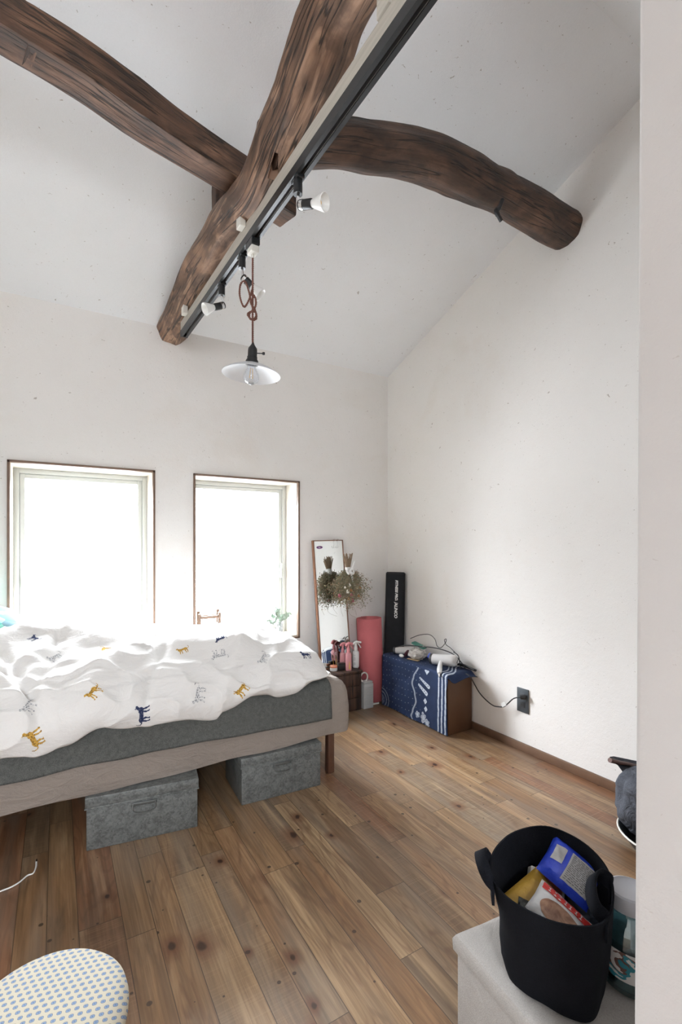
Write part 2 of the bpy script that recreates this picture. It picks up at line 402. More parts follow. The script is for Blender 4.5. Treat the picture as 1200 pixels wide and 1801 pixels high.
def window(n, x0, x1, z0, z1):
    root = bpy.data.objects.new('window_%d' % n, None); C.objects.link(root); root['kind'] = 'structure'; root.location = ((x0+x1)/2, YB, z0)
    k = dict(parent=root, world=True)
    bm = BM(); b = .010; p = .008                                   # thin dark edging round the opening
    box(bm, x0-.002, x0+b, YB-p, YB+.012, z0, z1, .001); box(bm, x1-b, x1+.002, YB-p, YB+.012, z0, z1, .001)
    box(bm, x0-.002, x1+.002, YB-p, YB+.012, z1-b, z1+.002, .001); box(bm, x0-.002, x1+.002, YB-p, YB+.012, z0, z0+b, .001)
    obj('window_trim', bm, m_trim, **k)
    bm = BM(); w_ = .012                                            # wooden reveal lining
    box(bm, x0, x0+w_, YB+.012, YB+WT, z0, z1); box(bm, x1-w_, x1, YB+.012, YB+WT, z0, z1); box(bm, x0+w_, x1-w_, YB+.012, YB+WT, z1-w_, z1)
    obj('reveal_lining', bm, m_lining, **k)
    bm = BM(); box(bm, x0+w_, x1-w_, YB+.012, YB+WT, z0, z0+.018); obj('window_sill', bm, m_lining, **k)
    fx0, fx1, fz0, fz1 = x0+w_, x1-w_, z0+.018, z1-w_
    bm = BM(); y0, y1 = YB+.185, YB+.255
    for a, c2 in ((0, .026),):
        box(bm, fx0, fx0+c2, y0, y1, fz0, fz1, .002); box(bm, fx1-c2, fx1, y0, y1, fz0, fz1, .002)
        box(bm, fx0+c2, fx1-c2, y0, y1, fz1-c2, fz1, .002); box(bm, fx0+c2, fx1-c2, y0, y1, fz0, fz0+c2, .002)
    fr = obj('window_frame', bm, m_alu, **k)
    bm = BM(); y0, y1 = YB+.195, YB+.235; a = .027; c2 = .024
    box(bm, fx0+a, fx0+a+c2, y0, y1, fz0+a, fz1-a, .003); box(bm, fx1-a-c2, fx1-a, y0, y1, fz0+a, fz1-a, .003)
    box(bm, fx0+a+c2, fx1-a-c2, y0, y1, fz1-a-c2, fz1-a, .003); box(bm, fx0+a+c2, fx1-a-c2, y0, y1, fz0+a, fz0+a+c2, .003)
    sash = obj('sash', bm, m_alu, **k)
    bm = BM(); box(bm, fx0+a+c2, fx1-a-c2, YB+.212, YB+.218, fz0+a+c2, fz1-a-c2); obj('pane', bm, m_glass, **k, smooth=False)
    bm = BM(); hx = fx1-a-.012 if n == 2 else fx0+a+.012
    box(bm, hx-.006, hx+.006, YB+.180, YB+.195, (z0+z1)/2-.13, (z0+z1)/2-.07, .003); box(bm, hx-.004, hx+.004, YB+.168, YB+.181, (z0+z1)/2-.13, (z0+z1)/2-.03, .003)
    obj('latch_handle', bm, m_alu, **k)
for i, W_ in enumerate(WIN): window(i+1, *W_)

# ------------------------------------------------------------------ roof timbers
def log_mesh(path, rad, n=40, lump=.12, seed=0, facets=0, section=None, fine=.02):
    """sweep along path (list of Vector); rad(i)->radius; uv: u round the girth, v along the length (metres)"""
    bm = BM(); L = bm.loops.layers.uv.verify(); N = len(path); rings = []; acc = 0; vs = []
    for i, p in enumerate(path):
        a = path[max(0, i-1)]; b = path[min(N-1, i+1)]; t = (b-a).normalized()
        u = t.cross(Vector((0, 0, 1))).normalized(); v = u.cross(t).normalized()
        if i: acc += (p-path[i-1]).length
        vs.append(acc); R = rad(i); ring = []
        for k in range(n+1):
            th = 2*PI*k/n+PI/2                       # seam on the top side
            if section: x, y = section(th); x *= R; y *= R
            else: x, y = R*math.cos(th), R*math.sin(th)
            if facets:
                q = 2*PI/facets; ph = (th+seed) % q-q/2; s_ = math.cos(q/2)/math.cos(ph)
                x *= lerp(1, s_*1.03, .75); y *= lerp(1, s_*1.03, .75)
            cth, sth = math.cos(th), math.sin(th)
            d = 1+lump*nz(cth*1.3+seed, sth*1.3, acc*3.2)+fine*nz(cth*4+seed, sth*4, acc*12)
            ring.append((p+u*x*d+v*y*d))
        rings.append(ring)
    V = [[bm.verts.new(r[k]) for k in range(n)] for r in rings]
    gir = [2*PI*rad(i) for i in range(N)]
    for i in range(N-1):
        for k in range(n):
            f = bm.faces.new((V[i][k], V[i][(k+1) % n], V[i+1][(k+1) % n], V[i+1][k]))
            for lp, (a, b) in zip(f.loops, ((i, k), (i, k+1), (i+1, k+1), (i+1, k))): lp[L].uv = (b/n*.5, vs[a])
    for R_, vv in ((V[0][::-1], 0), (V[-1], acc)):
        f = bm.faces.new(R_)
        for lp in f.loops: lp[L].uv = (lp.vert.co.x*.3, vv+lp.vert.co.z*.1)
    return bm
# the big curved beam
cp = [(592, 10, 61), (574, 55, 62), (558, 100, 60), (532, 165, 53), (514, 205, 50), (497, 245, 50), (480, 290, 48), (458, 335, 43), (430, 368, 40), (405, 400, 40), (385, 435, 39), (362, 468, 37), (342, 505, 33), (322, 545, 30), (304, 578, 28)]
pts, rr = [], []
for _i, (px, py, r) in enumerate(cp):
    p = at(px, py, X=lerp(.603, .573, sm(8, 14, _i))); t_ = p.x*sH+p.y*cH; pts.append(p); rr.append(r/835*t_*.93)
p0 = pts[0]; _d = (pts[0]-pts[3]).normalized(); _d = Vector((_d.x+.02, _d.y, _d.z*.2)).normalized()
ex = [.09, .22, .40, .65, 1.0, 1.45]
extra = [p0+_d*e for e in ex][::-1]
pts = extra+pts+[Vector((.571, 3.02, 2.335))]; rr = [rr[0]*.96]*len(extra)+rr+[rr[-1]]
path = spline(pts, 10)
rad_ = lambda i, rr=rr, n=10: lerp(rr[min(i//n, len(rr)-1)], rr[min(i//n+1, len(rr)-1)], (i % n)/n)
root = thing('ceiling_beam', 'large crooked brown log beam running overhead from the top of the picture to the window wall', 'beam', pts[0])
obj('timber', log_mesh(path, rad_, 48, .16, 3.1, facets=7), m_main, root, angle=50, world=True)
def frame_at(px, py, pl, s=1):  # a point on the beam's skin seen along a sight line
    return at(px, py, X=pl)
# mortise slot cut into the beam face
beam_o = root.children[0]; _bm = BM(); _bm.from_mesh(beam_o.data); _bm.transform(Matrix.Translation(root.location)); _bv = BVHTree.FromBMesh(_bm); _bm.free()
a = _bv.ray_cast(Vector((0, 0, 1.1)), ray(483, 293).normalized())[0]
nrm = (Vector((0, 0, 1.1))-a).normalized(); up_ = Vector((.1, .55, -.8)); up_ = (up_-nrm*up_.dot(nrm)).normalized(); sd = up_.cross(nrm)
hd_ = a; e1 = _bv.ray_cast(Vector((0, 0, 1.1)), ray(486, 272).normalized())[0]; up_ = (e1-a).normalized(); up_ = (up_-nrm*up_.dot(nrm)).normalized(); sd = up_.cross(nrm)
bm = BM(); q_ = [a+sd*x+up_*y for x, y in ((-.016, -.034), (.016, -.034), (.006, .034), (-.006, .034))]
A = [bm.verts.new(q+nrm*.05) for q in q_]; B = [bm.verts.new(q-nrm*.035) for q in q_]; bm.faces.new(A); bm.faces.new(B[::-1])
for k_ in range(4): bm.faces.new((A[k_], B[k_], B[(k_+1) % 4], A[(k_+1) % 4]))
cut = obj('cutter', bm, m_main, smooth=False); mo = beam_o.modifiers.new('slot', 'BOOLEAN'); mo.object = cut; mo.operation = 'DIFFERENCE'; mo.solver = 'EXACT'
bpy.context.view_layer.update()
me = bpy.data.meshes.new_from_object(beam_o.evaluated_get(bpy.context.evaluated_depsgraph_get()))
beam_o.modifiers.clear()
if len(me.polygons) > 1000: beam_o.data = me
bpy.data.objects.remove(cut)

# squared timber crossing on top of it
root = thing('cross_timber', 'long squared reddish-brown timber crossing the upper left, ending just past the large log', 'beam', (-.13, 1.56, 2.5))
lp_top = [(30, 0), (90, 37), (195, 105), (250, 150), (300, 190), (370, 235), (432, 277)]
cpx = [(0, 36, .95), (60, 72, .96), (150, 128, 1.0), (230, 185, 1.05), (300, 234, 1.0), (400, 298, 1.0), (450, 330, 1.0), (506, 367, 1.0)]
pts = [at(px, py, Z=2.5) for px, py, _ in cpx]
d0 = (pts[0]-pts[2]).normalized()
pts = [pts[0]+d0*1.5]+[pts[0]+d0*.6]+pts; hs = [.95, .95]+[c_[2] for c_ in cpx]
def sq(th, w_=1.0, h_=1.0, p=14):
    c_, s_ = math.cos(th), math.sin(th); k = (abs(c_/w_)**p+abs(s_/h_)**p)**(-1/p); return c_*k, s_*k
path = spline(pts, 8); rd = lambda i, hs=hs: .0550*lerp(hs[min(i//8, len(hs)-1)], hs[min(i//8+1, len(hs)-1)], (i % 8)/8)
obj('timber', log_mesh(path, rd, 64, .05, 9.4, section=sq, fine=.012), m_left, root, angle=28, world=True)

# round log tenoned from the beam to the right wall
root = thing('round_log', 'dark round log arching from the large beam to the right-hand wall', 'beam', (2.12, 1.42, 2.6))
cpx = [(470, 252, 40), (530, 250, 40), (600, 253, 39), (650, 263, 39), (700, 267, 38), (740, 274, 38), (775, 286, 38), (800, 300, 38), (830, 315, 37), (850, 326, 36), (880, 340, 34), (917, 360, 34), (950, 377, 33), (985, 399, 32), (1003, 409, 31)]
pts, rr2 = [], []
for k, (px, py, r) in enumerate(cpx):
    f = k/(len(cpx)-1); p = at(px, py, Y=1.385+.035*f); t_ = p.x*sH+p.y*cH; pts.append(p); rr2.append(r/835*t_*.97)
path = spline(pts, 8); rdl = lambda i: lerp(rr2[min(i//8, len(rr2)-1)], rr2[min(i//8+1, len(rr2)-1)], (i % 8)/8)
obj('timber', log_mesh(path, rdl, 44, .13, 6.2, facets=8), m_log, root, angle=50, world=True)
bm = BM()                                                   # the raised splice block on top of the log
P = [at(px, py, Y=1.395) for px, py in ((855, 318), (885, 330), (912, 345))]
bm2 = log_mesh(spline([P[0]+Vector((-.10, 0, -.012)), P[0], P[1], P[2]], 8), lambda i: interp(i, [0, 4, 16, 24], [.045, .062, .066, .055]), 28, .10, 2.2, facets=6)
bm.free(); obj('spliced_block', bm2, m_log, root, world=True)
bm = BM()                                                   # peg and iron hook
a = at(873, 300, Y=1.36); b = at(873, 330, Y=1.36); cyl(bm, a, b, .006, .008, 10); obj('wooden_peg', bm, m_log, root, world=True)
bm = BM(); P = [at(px, py, Y=y) for px, py, y in ((884, 352, 1.33), (878, 366, 1.31), (873, 371, 1.30), (877, 380, 1.30), (882, 389, 1.30))]
tube(bm, spline(P, 5), [.008]*5+[.009]*10+[.0075]*6, 8); obj('iron_hook', bm, m_black2, root, world=True)

# short strut behind the crossing
bm = log_mesh([Vector((.575, 1.985, z)) for z in (2.28, 2.38, 2.48, 2.56, ceil_z(1.985)+.03)], lambda i: .036, 32, .06, 4.4, section=lambda th: sq(th, 1, 1, 6))
def strut_mesh():
    bm = BM(); x, y = .602, 1.99; h = .034
    vs = box(bm, x-h, x+h, y-h, y+h, 2.375, ceil_z(y)+.03, .004)
    bmesh.ops.subdivide_edges(bm, edges=[e for e in bm.edges if abs(e.verts[0].co.z-e.verts[1].co.z) > .1], cuts=6)
    for v in bm.verts: v.co.x += .006*nz(v.co.z*14, 3); v.co.y += .006*nz(v.co.z*14, 8)
    L = bm.loops.layers.uv.verify()
    for f in bm.faces:
        for lp in f.loops: lp[L].uv = (lp.vert.co.x+lp.vert.co.y, lp.vert.co.z)
    return bm
bm.free()
o = obj('roof_strut', strut_mesh(), m_log); tag(o, 'short dark wooden strut standing on the large beam behind the squared timber', 'strut')

# ------------------------------------------------------------------ lighting track
RA, RB = Vector((.634, .66, 2.18)), Vector((.571, 2.553, 2.18))
RA2 = RA+(RA-RB).normalized()*.9
rdir = (RB-RA).normalized(); rside = Vector((rdir.y, -rdir.x, 0))
def on_rail(y): t = (y-RA.y)/(RB.y-RA.y); return RA.lerp(RB, t)
def along_box(bm, a, b, w0, w1, z0, z1, bev=0, mi=0):
    """box along a->b, lateral range w0..w1 and height range z0..z1 above a.z"""
    d = (b-a).normalized(); s_ = Vector((d.y, -d.x, 0)); M = Matrix(((s_.x, d.x, 0, a.x), (s_.y, d.y, 0, a.y), (0, 0, 1, a.z), (0, 0, 0, 1)))
    box(bm, w0, w1, 0, (b-a).length, z0, z1, bev, 1, M, mi)
bm = BM(); along_box(bm, RA2, RB, -.0175, .0175, .030, .074, .001)
o = obj('wooden_batten', bm, m_batten); tag(o, 'pale grey weathered batten carrying the black light track', 'batten')
root = thing('light_track', 'long black lighting track screwed under the pale batten', 'light track', RB)
bm = BM()
for a_, b_, z0, z1 in ((-.0175, .0175, .022, .030), (-.0175, -.0150, 0, .022), (.0150, .0175, 0, .022), (-.0150, -.0060, 0, .003), (.0060, .0150, 0, .003)):
    along_box(bm, RA2, RB, a_, b_, z0, z1)
obj('rail', bm, m_black, root, world=True, smooth=False)
bm = BM(); along_box(bm, RA2, RB-rdir*.03, -.0060, -.0045, .004, .018); along_box(bm, RA2, RB-rdir*.03, .0045, .0060, .004, .018)
obj('contact_strip', bm, simple('dull_copper', (.22, .20, .18), .45, .8), root, world=True, smooth=False)
bm = BM(); along_box(bm, RB-rdir*.006, RB+rdir*.004, -.0185, .0185, -.001, .031, .001); obj('end_cap', bm, m_black, root, world=True)
for (y, h, lab) in ((1.66, .05, 'small pale block between batten and large beam beside the crossing'), (2.43, .05, 'small pale block between batten and large beam near the window wall')):
    p = on_rail(y); bm = BM(); along_box(bm, p-rdir*.02, p+rdir*.02, -.040, -.0178, .060, .112, .002)
    o = obj('mounting_block', bm, m_ivory); tag(o, lab, 'block')
bm = BM(); p = on_rail(.84); box(bm, p.x-.022, p.x+.022, .815, .86, 2.2545, ceil_z(.84)+.02, .002)
o = obj('hanger_post', bm, m_batten); tag(o, 'pale wooden hanger post rising from the batten at the top of the picture', 'post')

m_bulbw = simple('bulb_white', (.82, .82, .80), .3)
m_led = simple('unlit_yellow_chip', (.80, .50, .16), .4)
def orient(d):
    d = Vector(d).normalized(); return d.to_track_quat('Z', 'Y').to_matrix().to_4x4()
def spot(y, knee, d, lab):
    p = on_rail(y); root = thing('track_spotlight', lab, 'spotlight', p, group='spotlights on the black track')
    k = dict(parent=root, world=True); bm = BM()
    along_box(bm, p-rdir*.022, p+rdir*.022, -.012, .012, -.006, .004, .002); cyl(bm, p, p-Vector((0, 0, .045)), .0135, n=20)
    obj('track_adapter', bm, m_black, **k)
    b = p+Vector(knee); bm = BM(); cyl(bm, p-Vector((0, 0, .045)), b, .0045, n=10); bmesh.ops.create_uvsphere(bm, u_segments=12, v_segments=8, radius=.0065, matrix=Matrix.Translation(b))
    obj('chrome_arm', bm, m_chrome, **k)
    d = Vector(d).normalized(); M = Matrix.Translation(b) @ orient(d)
    bm = BM(); lathe(bm, [(.0001, 0), (.0125, 0), (.0140, .003), (.0140, .045), (.013, .048)], 24, M, cap_hi=True); h = obj('lamp_holder', bm, m_black, **k)
    bm = BM(); lathe(bm, [(.0143, .006), (.0146, .007), (.0146, .016), (.0143, .017)], 24, M); obj('holder_ring', bm, m_chrome, **k)
    bm = BM(); lathe(bm, [(.010, .046), (.012, .052), (.018, .068), (.0245, .086), (.025, .092), (.0235, .093), (.0215, .090), (.014, .076), (.0001, .073)], 28, M); bl = obj('reflector_bulb', bm, m_bulbw, **k)
    bm = BM(); lathe(bm, [(.0001, .0765), (.006, .0765), (.007, .074)], 16, M); obj('led_chip', bm, m_led, parent=bl, world=True)
camv = lambda r, u, f: Vector((cH*r+sH*f, -sH*r+cH*f, u))          # right, up, forward of the viewer's heading
spot(1.274, tuple(camv(.004, -.077, 0)), camv(.8, -.22, -.45), 'track spotlight nearest the viewer, right of the beam, aimed right')
spot(1.725, tuple(camv(.003, -.077, 0)), camv(.62, -.60, .05), 'middle track spotlight hanging just left of the lamp cord')
spot(1.956, tuple(camv(.010, -.085, 0)), camv(-.72, -.42, -.50), 'farthest track spotlight, turned down to the left')

# pendant lamp
p = on_rail(1.621); root = thing('pendant_lamp', 'pendant lamp with shallow clear glass shade on a looped brown cord', 'lamp', p)
k = dict(parent=root, world=True)
bm = BM(); along_box(bm, p-rdir*.03, p+rdir*.03, -.016, .016, -.022, .001, .002); obj('track_plug', bm, m_black, **k)
bm = BM(); along_box(bm, p-rdir*.026, p+rdir*.018, -.015, .015, -.046, -.0225, .003); cyl(bm, p-Vector((0, 0, .046)), p-Vector((0, 0, .058)), .006, n=12); obj('ceiling_plug', bm, m_ivory, **k)
zt, zs = p.z-.055, 1.792
bm = BM()
def twist(bm, P, r=.0022):
    P = spline(P, 14)
    for ph in (0, PI):
        Q = []; acc = 0
        for i, q in enumerate(P):
            if i: acc += (q-P[i-1]).length
            t = (P[min(i+1, len(P)-1)]-P[max(i-1, 0)]).normalized(); u = t.orthogonal().normalized(); v = t.cross(u)
            Q.append(q+(u*math.cos(acc*420+ph)+v*math.sin(acc*420+ph))*r*.8)
        tube(bm, Q, r, 6)
X0 = Vector((p.x, p.y, 0))
twist(bm, [X0+Vector((0, 0, z)) for z in [zt-(zt-zs)*i/24 for i in range(25)]])
# loop and knot
kz = 1.925
loop = [(.0, .085), (-.012, .045), (-.030, .020), (-.045, .060), (-.042, .100), (-.026, .110), (-.014, .080), (-.004, .035), (.006, .0)]
twist(bm, [X0+camv(a_, kz+b_, -.006) for a_, b_ in loop])
knot = [(-.004, .07), (.008, .06), (.012, .03), (.004, .01), (-.012, .0), (-.010, -.018), (.006, -.022), (.014, -.008), (.006, .008), (-.012, .004), (-.016, -.010), (-.002, -.024), (.012, -.016), (.008, .012), (-.006, .035), (.004, .06)]
twist(bm, [X0+camv(a_, kz+b_, .006*math.sin(i*1.7)) for i, (a_, b_) in enumerate(knot)])
obj('twisted_cord', bm, m_cordb, **k)
tilt = Matrix.Rotation(math.radians(3), 4, camv(0, 0, 1))
M = Matrix.Translation((p.x, p.y, 1.80)) @ tilt
bm = BM(); lathe(bm, [(.003, .020), (.006, .012), (.010, .006), (.0155, -.002), (.0165, -.010), (.0165, -.030), (.018, -.032), (.018, -.040), (.022, -.046), (.024, -.056), (.001, -.056)], 24, M); so = obj('lamp_socket', bm, m_black2, **k)
bm = BM(); cyl(bm, M @ Vector((.012, -.008, -.018)), M @ Vector((.033, -.020, -.018)), .002, n=8); a_ = M @ Vector((.034, -.021, -.018))
box(bm, a_.x-.004, a_.x+.004, a_.y-.004, a_.y+.004, a_.z-.0045, a_.z+.0045, .001); obj('turn_switch', bm, m_black2, parent=so, world=True)
bm = BM(); lathe(bm, [(.022, -.050), (.024, -.058), (.050, -.066), (.085, -.082), (.1025, -.094), (.1035, -.0965), (.1015, -.0955), (.083, -.0835), (.049, -.0675), (.023, -.0595)], 56, M)
m_shade = NT('ribbed_clear_glass'); _c = m_shade.coord()
m_shade = m_shade.fin((.97, .98, 1), .30, 0, m_shade.bump(m_shade.noise(_c, 90, 2), .2, .002), Transmission_Weight=.40, IOR=1.2)
obj('glass_shade', bm, m_shade, **k)
bm = BM(); lathe(bm, [(.012, -.056), (.013, -.066), (.020, -.080), (.0275, -.098), (.028, -.108), (.022, -.122), (.010, -.130), (.0001, -.132)], 24, M); bu = obj('clear_bulb', bm, m_opal, **k)
bm = BM()
for sx in (-.006, .006): cyl(bm, M @ Vector((sx*.6, 0, -.072)), M @ Vector((sx, 0, -.108)), .0013, n=6)
obj('filament', bm, m_led, parent=bu, world=True)

# ------------------------------------------------------------------ bed
m_sheet = fabric('beige_linen_sheet', (.265, .226, .196), .06, 700, .25, .95, .6, 9)
m_grey = fabric('charcoal_wool', (.105, .108, .102), .38, 420, .6, 1.0, 0, 6, 0, 60)
m_duvet = NT('white_linen'); _c = m_duvet.coord()
_w1 = m_duvet.noise(m_duvet.map(_c, (1.3, 3.2, 2.4), (0, 0, 0), (0, 0, .5)), 7, 6, .62, 1.5); _w2 = m_duvet.noise(_c, 900, 2)
m_duvet = m_duvet.fin(m_duvet.mix(_w2, (.72, .70, .675), (.80, .785, .765)), .95, 0, m_duvet.bump(_w1, .55, .012, m_duvet.bump(_w2, .15, .001)))
m_darkwood = simple('dark_brown_wood', (.085, .038, .022), .42, 0, .35, 25)
BX0, BX1, BY0, BY1 = -.88, 1.215, 1.932, 2.835
root = thing('bed', 'low bed base with dark brown wooden legs under the beige mattress', 'bed', (.17, 2.4, 0)); k = dict(parent=root, world=True)
bm = BM(); box(bm, BX0+.05, BX1-.06, BY0+.05, BY1-.03, .215, .255, .004); obj('slat_platform', bm, m_darkwood, **k)
for x, y in ((1.128, 1.990), (1.128, 2.78), (-.80, 1.990), (-.80, 2.78)):
    bm = BM(); box(bm, x-.017, x+.017, y-.017, y+.017, 0, .2148, .004); obj('leg', bm, m_darkwood, **k)
root = thing('mattress', 'mattress in a crumpled beige linen cover, overhanging the low bed', 'mattress', (.17, 2.4, .256)); k = dict(parent=root, world=True)
bm = BM()
MT = .452
def sround(u, v):
    # closed soft box: u round the girth in plan, v from the bottom hem up over the top
    pass
def mattress(bm):
    cx, cy_, hx, hy = (BX0+BX1)/2, (BY0+BY1)/2, (BX1-BX0)/2, (BY1-BY0)/2
    per = []
    def side(n, f):
        for i in range(n): per.append(f(i/n))
    rc = .045
    P = []
    segs = [((cx-hx+rc, cy_-hy), (cx+hx-rc, cy_-hy), 120), ((cx+hx, cy_-hy+rc), (cx+hx, cy_+hy-rc), 60), ((cx+hx-rc, cy_+hy), (cx-hx+rc, cy_+hy), 40), ((cx-hx, cy_+hy-rc), (cx-hx, cy_-hy+rc), 20)]
    cen = [(cx+hx-rc, cy_-hy+rc, -PI/2), (cx+hx-rc, cy_+hy-rc, 0), (cx-hx+rc, cy_+hy-rc, PI/2), (cx-hx+rc, cy_-hy+rc, PI)]
    for (a, b, n), (ox, oy, a0) in zip(segs, cen):
        for i in range(n): P.append((lerp(a[0], b[0], i/n), lerp(a[1], b[1], i/n)))
        for i in range(8): th = a0+PI/2*i/8; P.append((ox+rc*math.cos(th), oy+rc*math.sin(th)))
    rows = []
    prof = [(.05, .257), (.012, .258), (.004, .210), (.0, .205), (-.002, .22), (-.004, .25), (-.003, .285), (-.001, .32), (0, .355), (.002, .385), (.008, .412), (.020, .433), (.040, .446), (.07, .451), (.12, .453), (.25, .453), (.40, .453)]
    for ins, z in prof:
        row = []
        for (x, y) in P:
            dx, dy = x-cx, y-cy_; f = 1-ins/hy
            X = cx+math.copysign(max(abs(dx)-ins*abs(dx)/max(abs(dx), hx*.999)*1.0, 0), dx) if abs(dx) > hx-ins else x
            X = max(cx-hx+ins, min(cx+hx-ins, x)); Y = max(cy_-hy+ins, min(cy_+hy-ins, y))
            if ins < rc:  # keep round corners
                X, Y = x-(x-cx)/abs(x-cx+1e-9)*ins if abs(x-cx) > hx-rc else x, y-(y-cy_)/abs(y-cy_+1e-9)*ins if abs(y-cy_) > hy-rc else y
            w = .007*nz(x*3, y*3, z*9)+.004*nz(x*9-z*14, y*9, z*14+x*5) if z < .44 else .003*nz(x*5, y*5)
            hem = .010*nz(x*4+3, y*4, 2)-.010*sm(1.0, .5, x) if z < .23 else 0
            nx = 1 if x > cx+hx-.02 else 0; ny = -1 if y < cy_-hy+.02 else 0
            row.append(bm.verts.new((X+nx*w, Y+ny*w*1.2, z+hem+(w if z > .4 else 0))))
        rows.append(row)
    n = len(P)
    for A, B in zip(rows, rows[1:]):
        for i in range(n): bm.faces.new((A[i], A[(i+1) % n], B[(i+1) % n], B[i]))
    bm.faces.new(rows[-1]); bm.faces.new(rows[0][::-1])
mattress(bm); obj('mattress_body', bm, m_sheet, **k)
# grey blanket over the mattress
bm = BM()
def blanket(u, v):
    x = lerp(BX0+.02, 1.098, u)
    # profile over v: far side -> top -> front edge -> down the front
    s = v*(.84+.16)+0
    hem = .296+.012*math.sin(x*3+1)+.006*nz(x*7)
    if v < .72:
        y = lerp(BY1-.06, BY0+.045, v/.72); z = .461+.002*nz(x*6, y*6)
        e = sm(.93, 1.098, x); z -= 0
    elif v < .80:
        a = (v-.72)/.08*PI/2; y = BY0+.045-(.055)*math.sin(a); z = .461-.050*(1-math.cos(a))
    else:
        t = (v-.80)/.20; y = BY0-.0105-.004*t+.003*nz(x*5, t*2); z = lerp(.411, hem, t)
    return (x, y, z)
grid(bm, 120, 60, blanket)
root = obj('grey_blanket', bm, m_grey); sd_ = root.modifiers.new('t', 'SOLIDIFY'); sd_.thickness = .005; sd_.offset = 0
tag(root, 'charcoal grey blanket spread over the mattress beneath the white duvet', 'blanket')
# duvet
hem_px = [(-60, 1352), (0, 1337), (60, 1334), (120, 1318), (180, 1290), (230, 1284), (280, 1277), (325, 1269), (380, 1267), (392, 1255), (447, 1224), (497, 1226), (517, 1222), (550, 1200)]
hp = [at(a, b, Y=1.895) for a, b in hem_px]; hxs = [q.x for q in hp]; hzs = [q.z for q in hp]
DX0, DX1 = -.86, 1.125
ridges = []   # (polyline in bed plan, height, width): folds seen on the duvet
def rg(px, h, w_, z=.60):
    ridges.append(([at(a, b, Z=z) for a, b in px], h, w_))
rg([(60, 1340), (110, 1265), (180, 1205), (260, 1180), (350, 1172), (440, 1168)], .030, .075, .56)
rg([(-20, 1165), (60, 1152), (160, 1150), (240, 1146), (330, 1150), (420, 1146)], .030, .060, .62)
rg([(-40, 1230), (40, 1228), (90, 1240), (60, 1250)], .022, .05, .56)
rg([(0, 1200), (60, 1182), (110, 1170)], .02, .04, .6)
rg([(500, 1120), (440, 1160), (400, 1190), (370, 1230)], .012, .03, .56)
rg([(530, 1125), (490, 1160), (460, 1190), (440, 1215)], .012, .03, .56)
rg([(110, 1176), (90, 1200), (60, 1220)], -.020, .030, .57)
rg([(0, 1205), (55, 1245), (100, 1262)], -.022, .025, .54)
rg([(-20, 1262), (60, 1280), (150, 1288), (210, 1284)], -.018, .018, .47)
rg([(120, 1120), (105, 1140), (95, 1152)], -.018, .020, .64)
rg([(180, 1150), (260, 1158), (340, 1158), (420, 1150), (480, 1140)], -.014, .035, .60)
rg([(230, 1270), (280, 1215), (310, 1190)], -.010, .02, .5)
def segd(p, a, b):
    ab = b-a; t = max(0, min(1, (p-a).dot(ab)/max(ab.length_squared, 1e-9))); return (p-(a+ab*t)).length
def fold(x, y):
    p = Vector((x, y, 0)); s_ = 0
    for L_, h, w_ in ridges:
        d = min(segd(p, Vector((a.x, a.y, 0)), Vector((b.x, b.y, 0))) for a, b in zip(L_, L_[1:]))
        if d < 3*w_: s_ += h*math.exp(-(d/w_)**2*1.3)
    return s_
def duvet_pt(u, v):
    x = lerp(DX0, DX1, u)
    e = max(0, min(1, (x-.80)/(DX1-.80))); g = math.sqrt(max(0, 1-e**2.6)); g2 = math.sqrt(max(0, 1-e**3.4))
    hz = interp(x, hxs, hzs)
    on = sm(.60, .74, x)                                       # past this the front edge lies on the mattress
    ctl = [(2.80, .455), (2.79, .50), (2.74, .585), (2.62, .640), (2.42, .655), (2.24, .650), (2.09, .638), (1.98, .603), (1.915, .550), (1.880, .49), (1.873, .45), (1.885, .40), (1.903, .385), (1.918, .392)]
    n = len(ctl)-1; q = v*n; i = min(int(q), n-1); t = q-i
    P = [Vector((0, *ctl[max(0, min(n, i+j-1))])) for j in range(4)]
    c = .5*((2*P[1])+(P[2]-P[0])*t+(2*P[0]-5*P[1]+4*P[2]-P[3])*t*t+(3*P[1]-P[0]-3*P[2]+P[3])*t**3)
    y, z = c.y, c.z
    # hem height
    if z < .50 and y < 2.2: z = .50-(.50-z)*(.50-hz)/(.50-.385)
    z += .065*sm(.75, .05, x)*sm(2.15, 2.5, y)*sm(.5, .6, z)
    # rounding of the right-hand end
    zc = .47; yc = 2.14
    y = yc+(y-yc)*lerp(1, g2, .55 if y < yc else .8)
    z = zc+(z-zc)*g
    top = sm(.47, .60, z)
    und = (1.0 if y > 1.93 else .75)
    f = fold(x, y)*g
    z += f*und
    if y < 1.97: y -= f*.6*g
    # broad unevenness and small wrinkles
    b = .018*nz(x*2.1+4, y*2.6, 1.3)+.008*nz(x*4.2+y*3.4, y*5.5-x*2.0, z*3)
    r_ = 1-abs(nz(x*5.5+y*5.5+2, y*9-x*3, z*4+.7)); b += .014*(r_**6)
    r2 = 1-abs(nz(x*12+y*8, y*14-x*9, z*8)); b += .002*(r2**4)
    z += b*g*(.6 if z < .5 else 1); y -= b*.9*g*(1 if z < .58 else 0)
    x += .012*nz(x*4, v*6, 5)*e
    z = max(z, .468) if y > 1.95 else z
    return (x, y, z)
bm = BM(); V = grid(bm, 330, 190, duvet_pt)
bm.faces.new([V[-1][j] for j in range(190)]) if False else None
dv = thing('duvet', 'rumpled white duvet printed with small leopards, spread over the bed', 'duvet', (.1, 2.3, .47))
bmesh.ops.recalc_face_normals(bm, faces=bm.faces)
FLIP = sum(f.normal.z for f in bm.faces) < 0
bvh = BVHTree.FromBMesh(bm)
cov = obj('duvet_cover', bm, m_duvet, dv, world=True, angle=180)
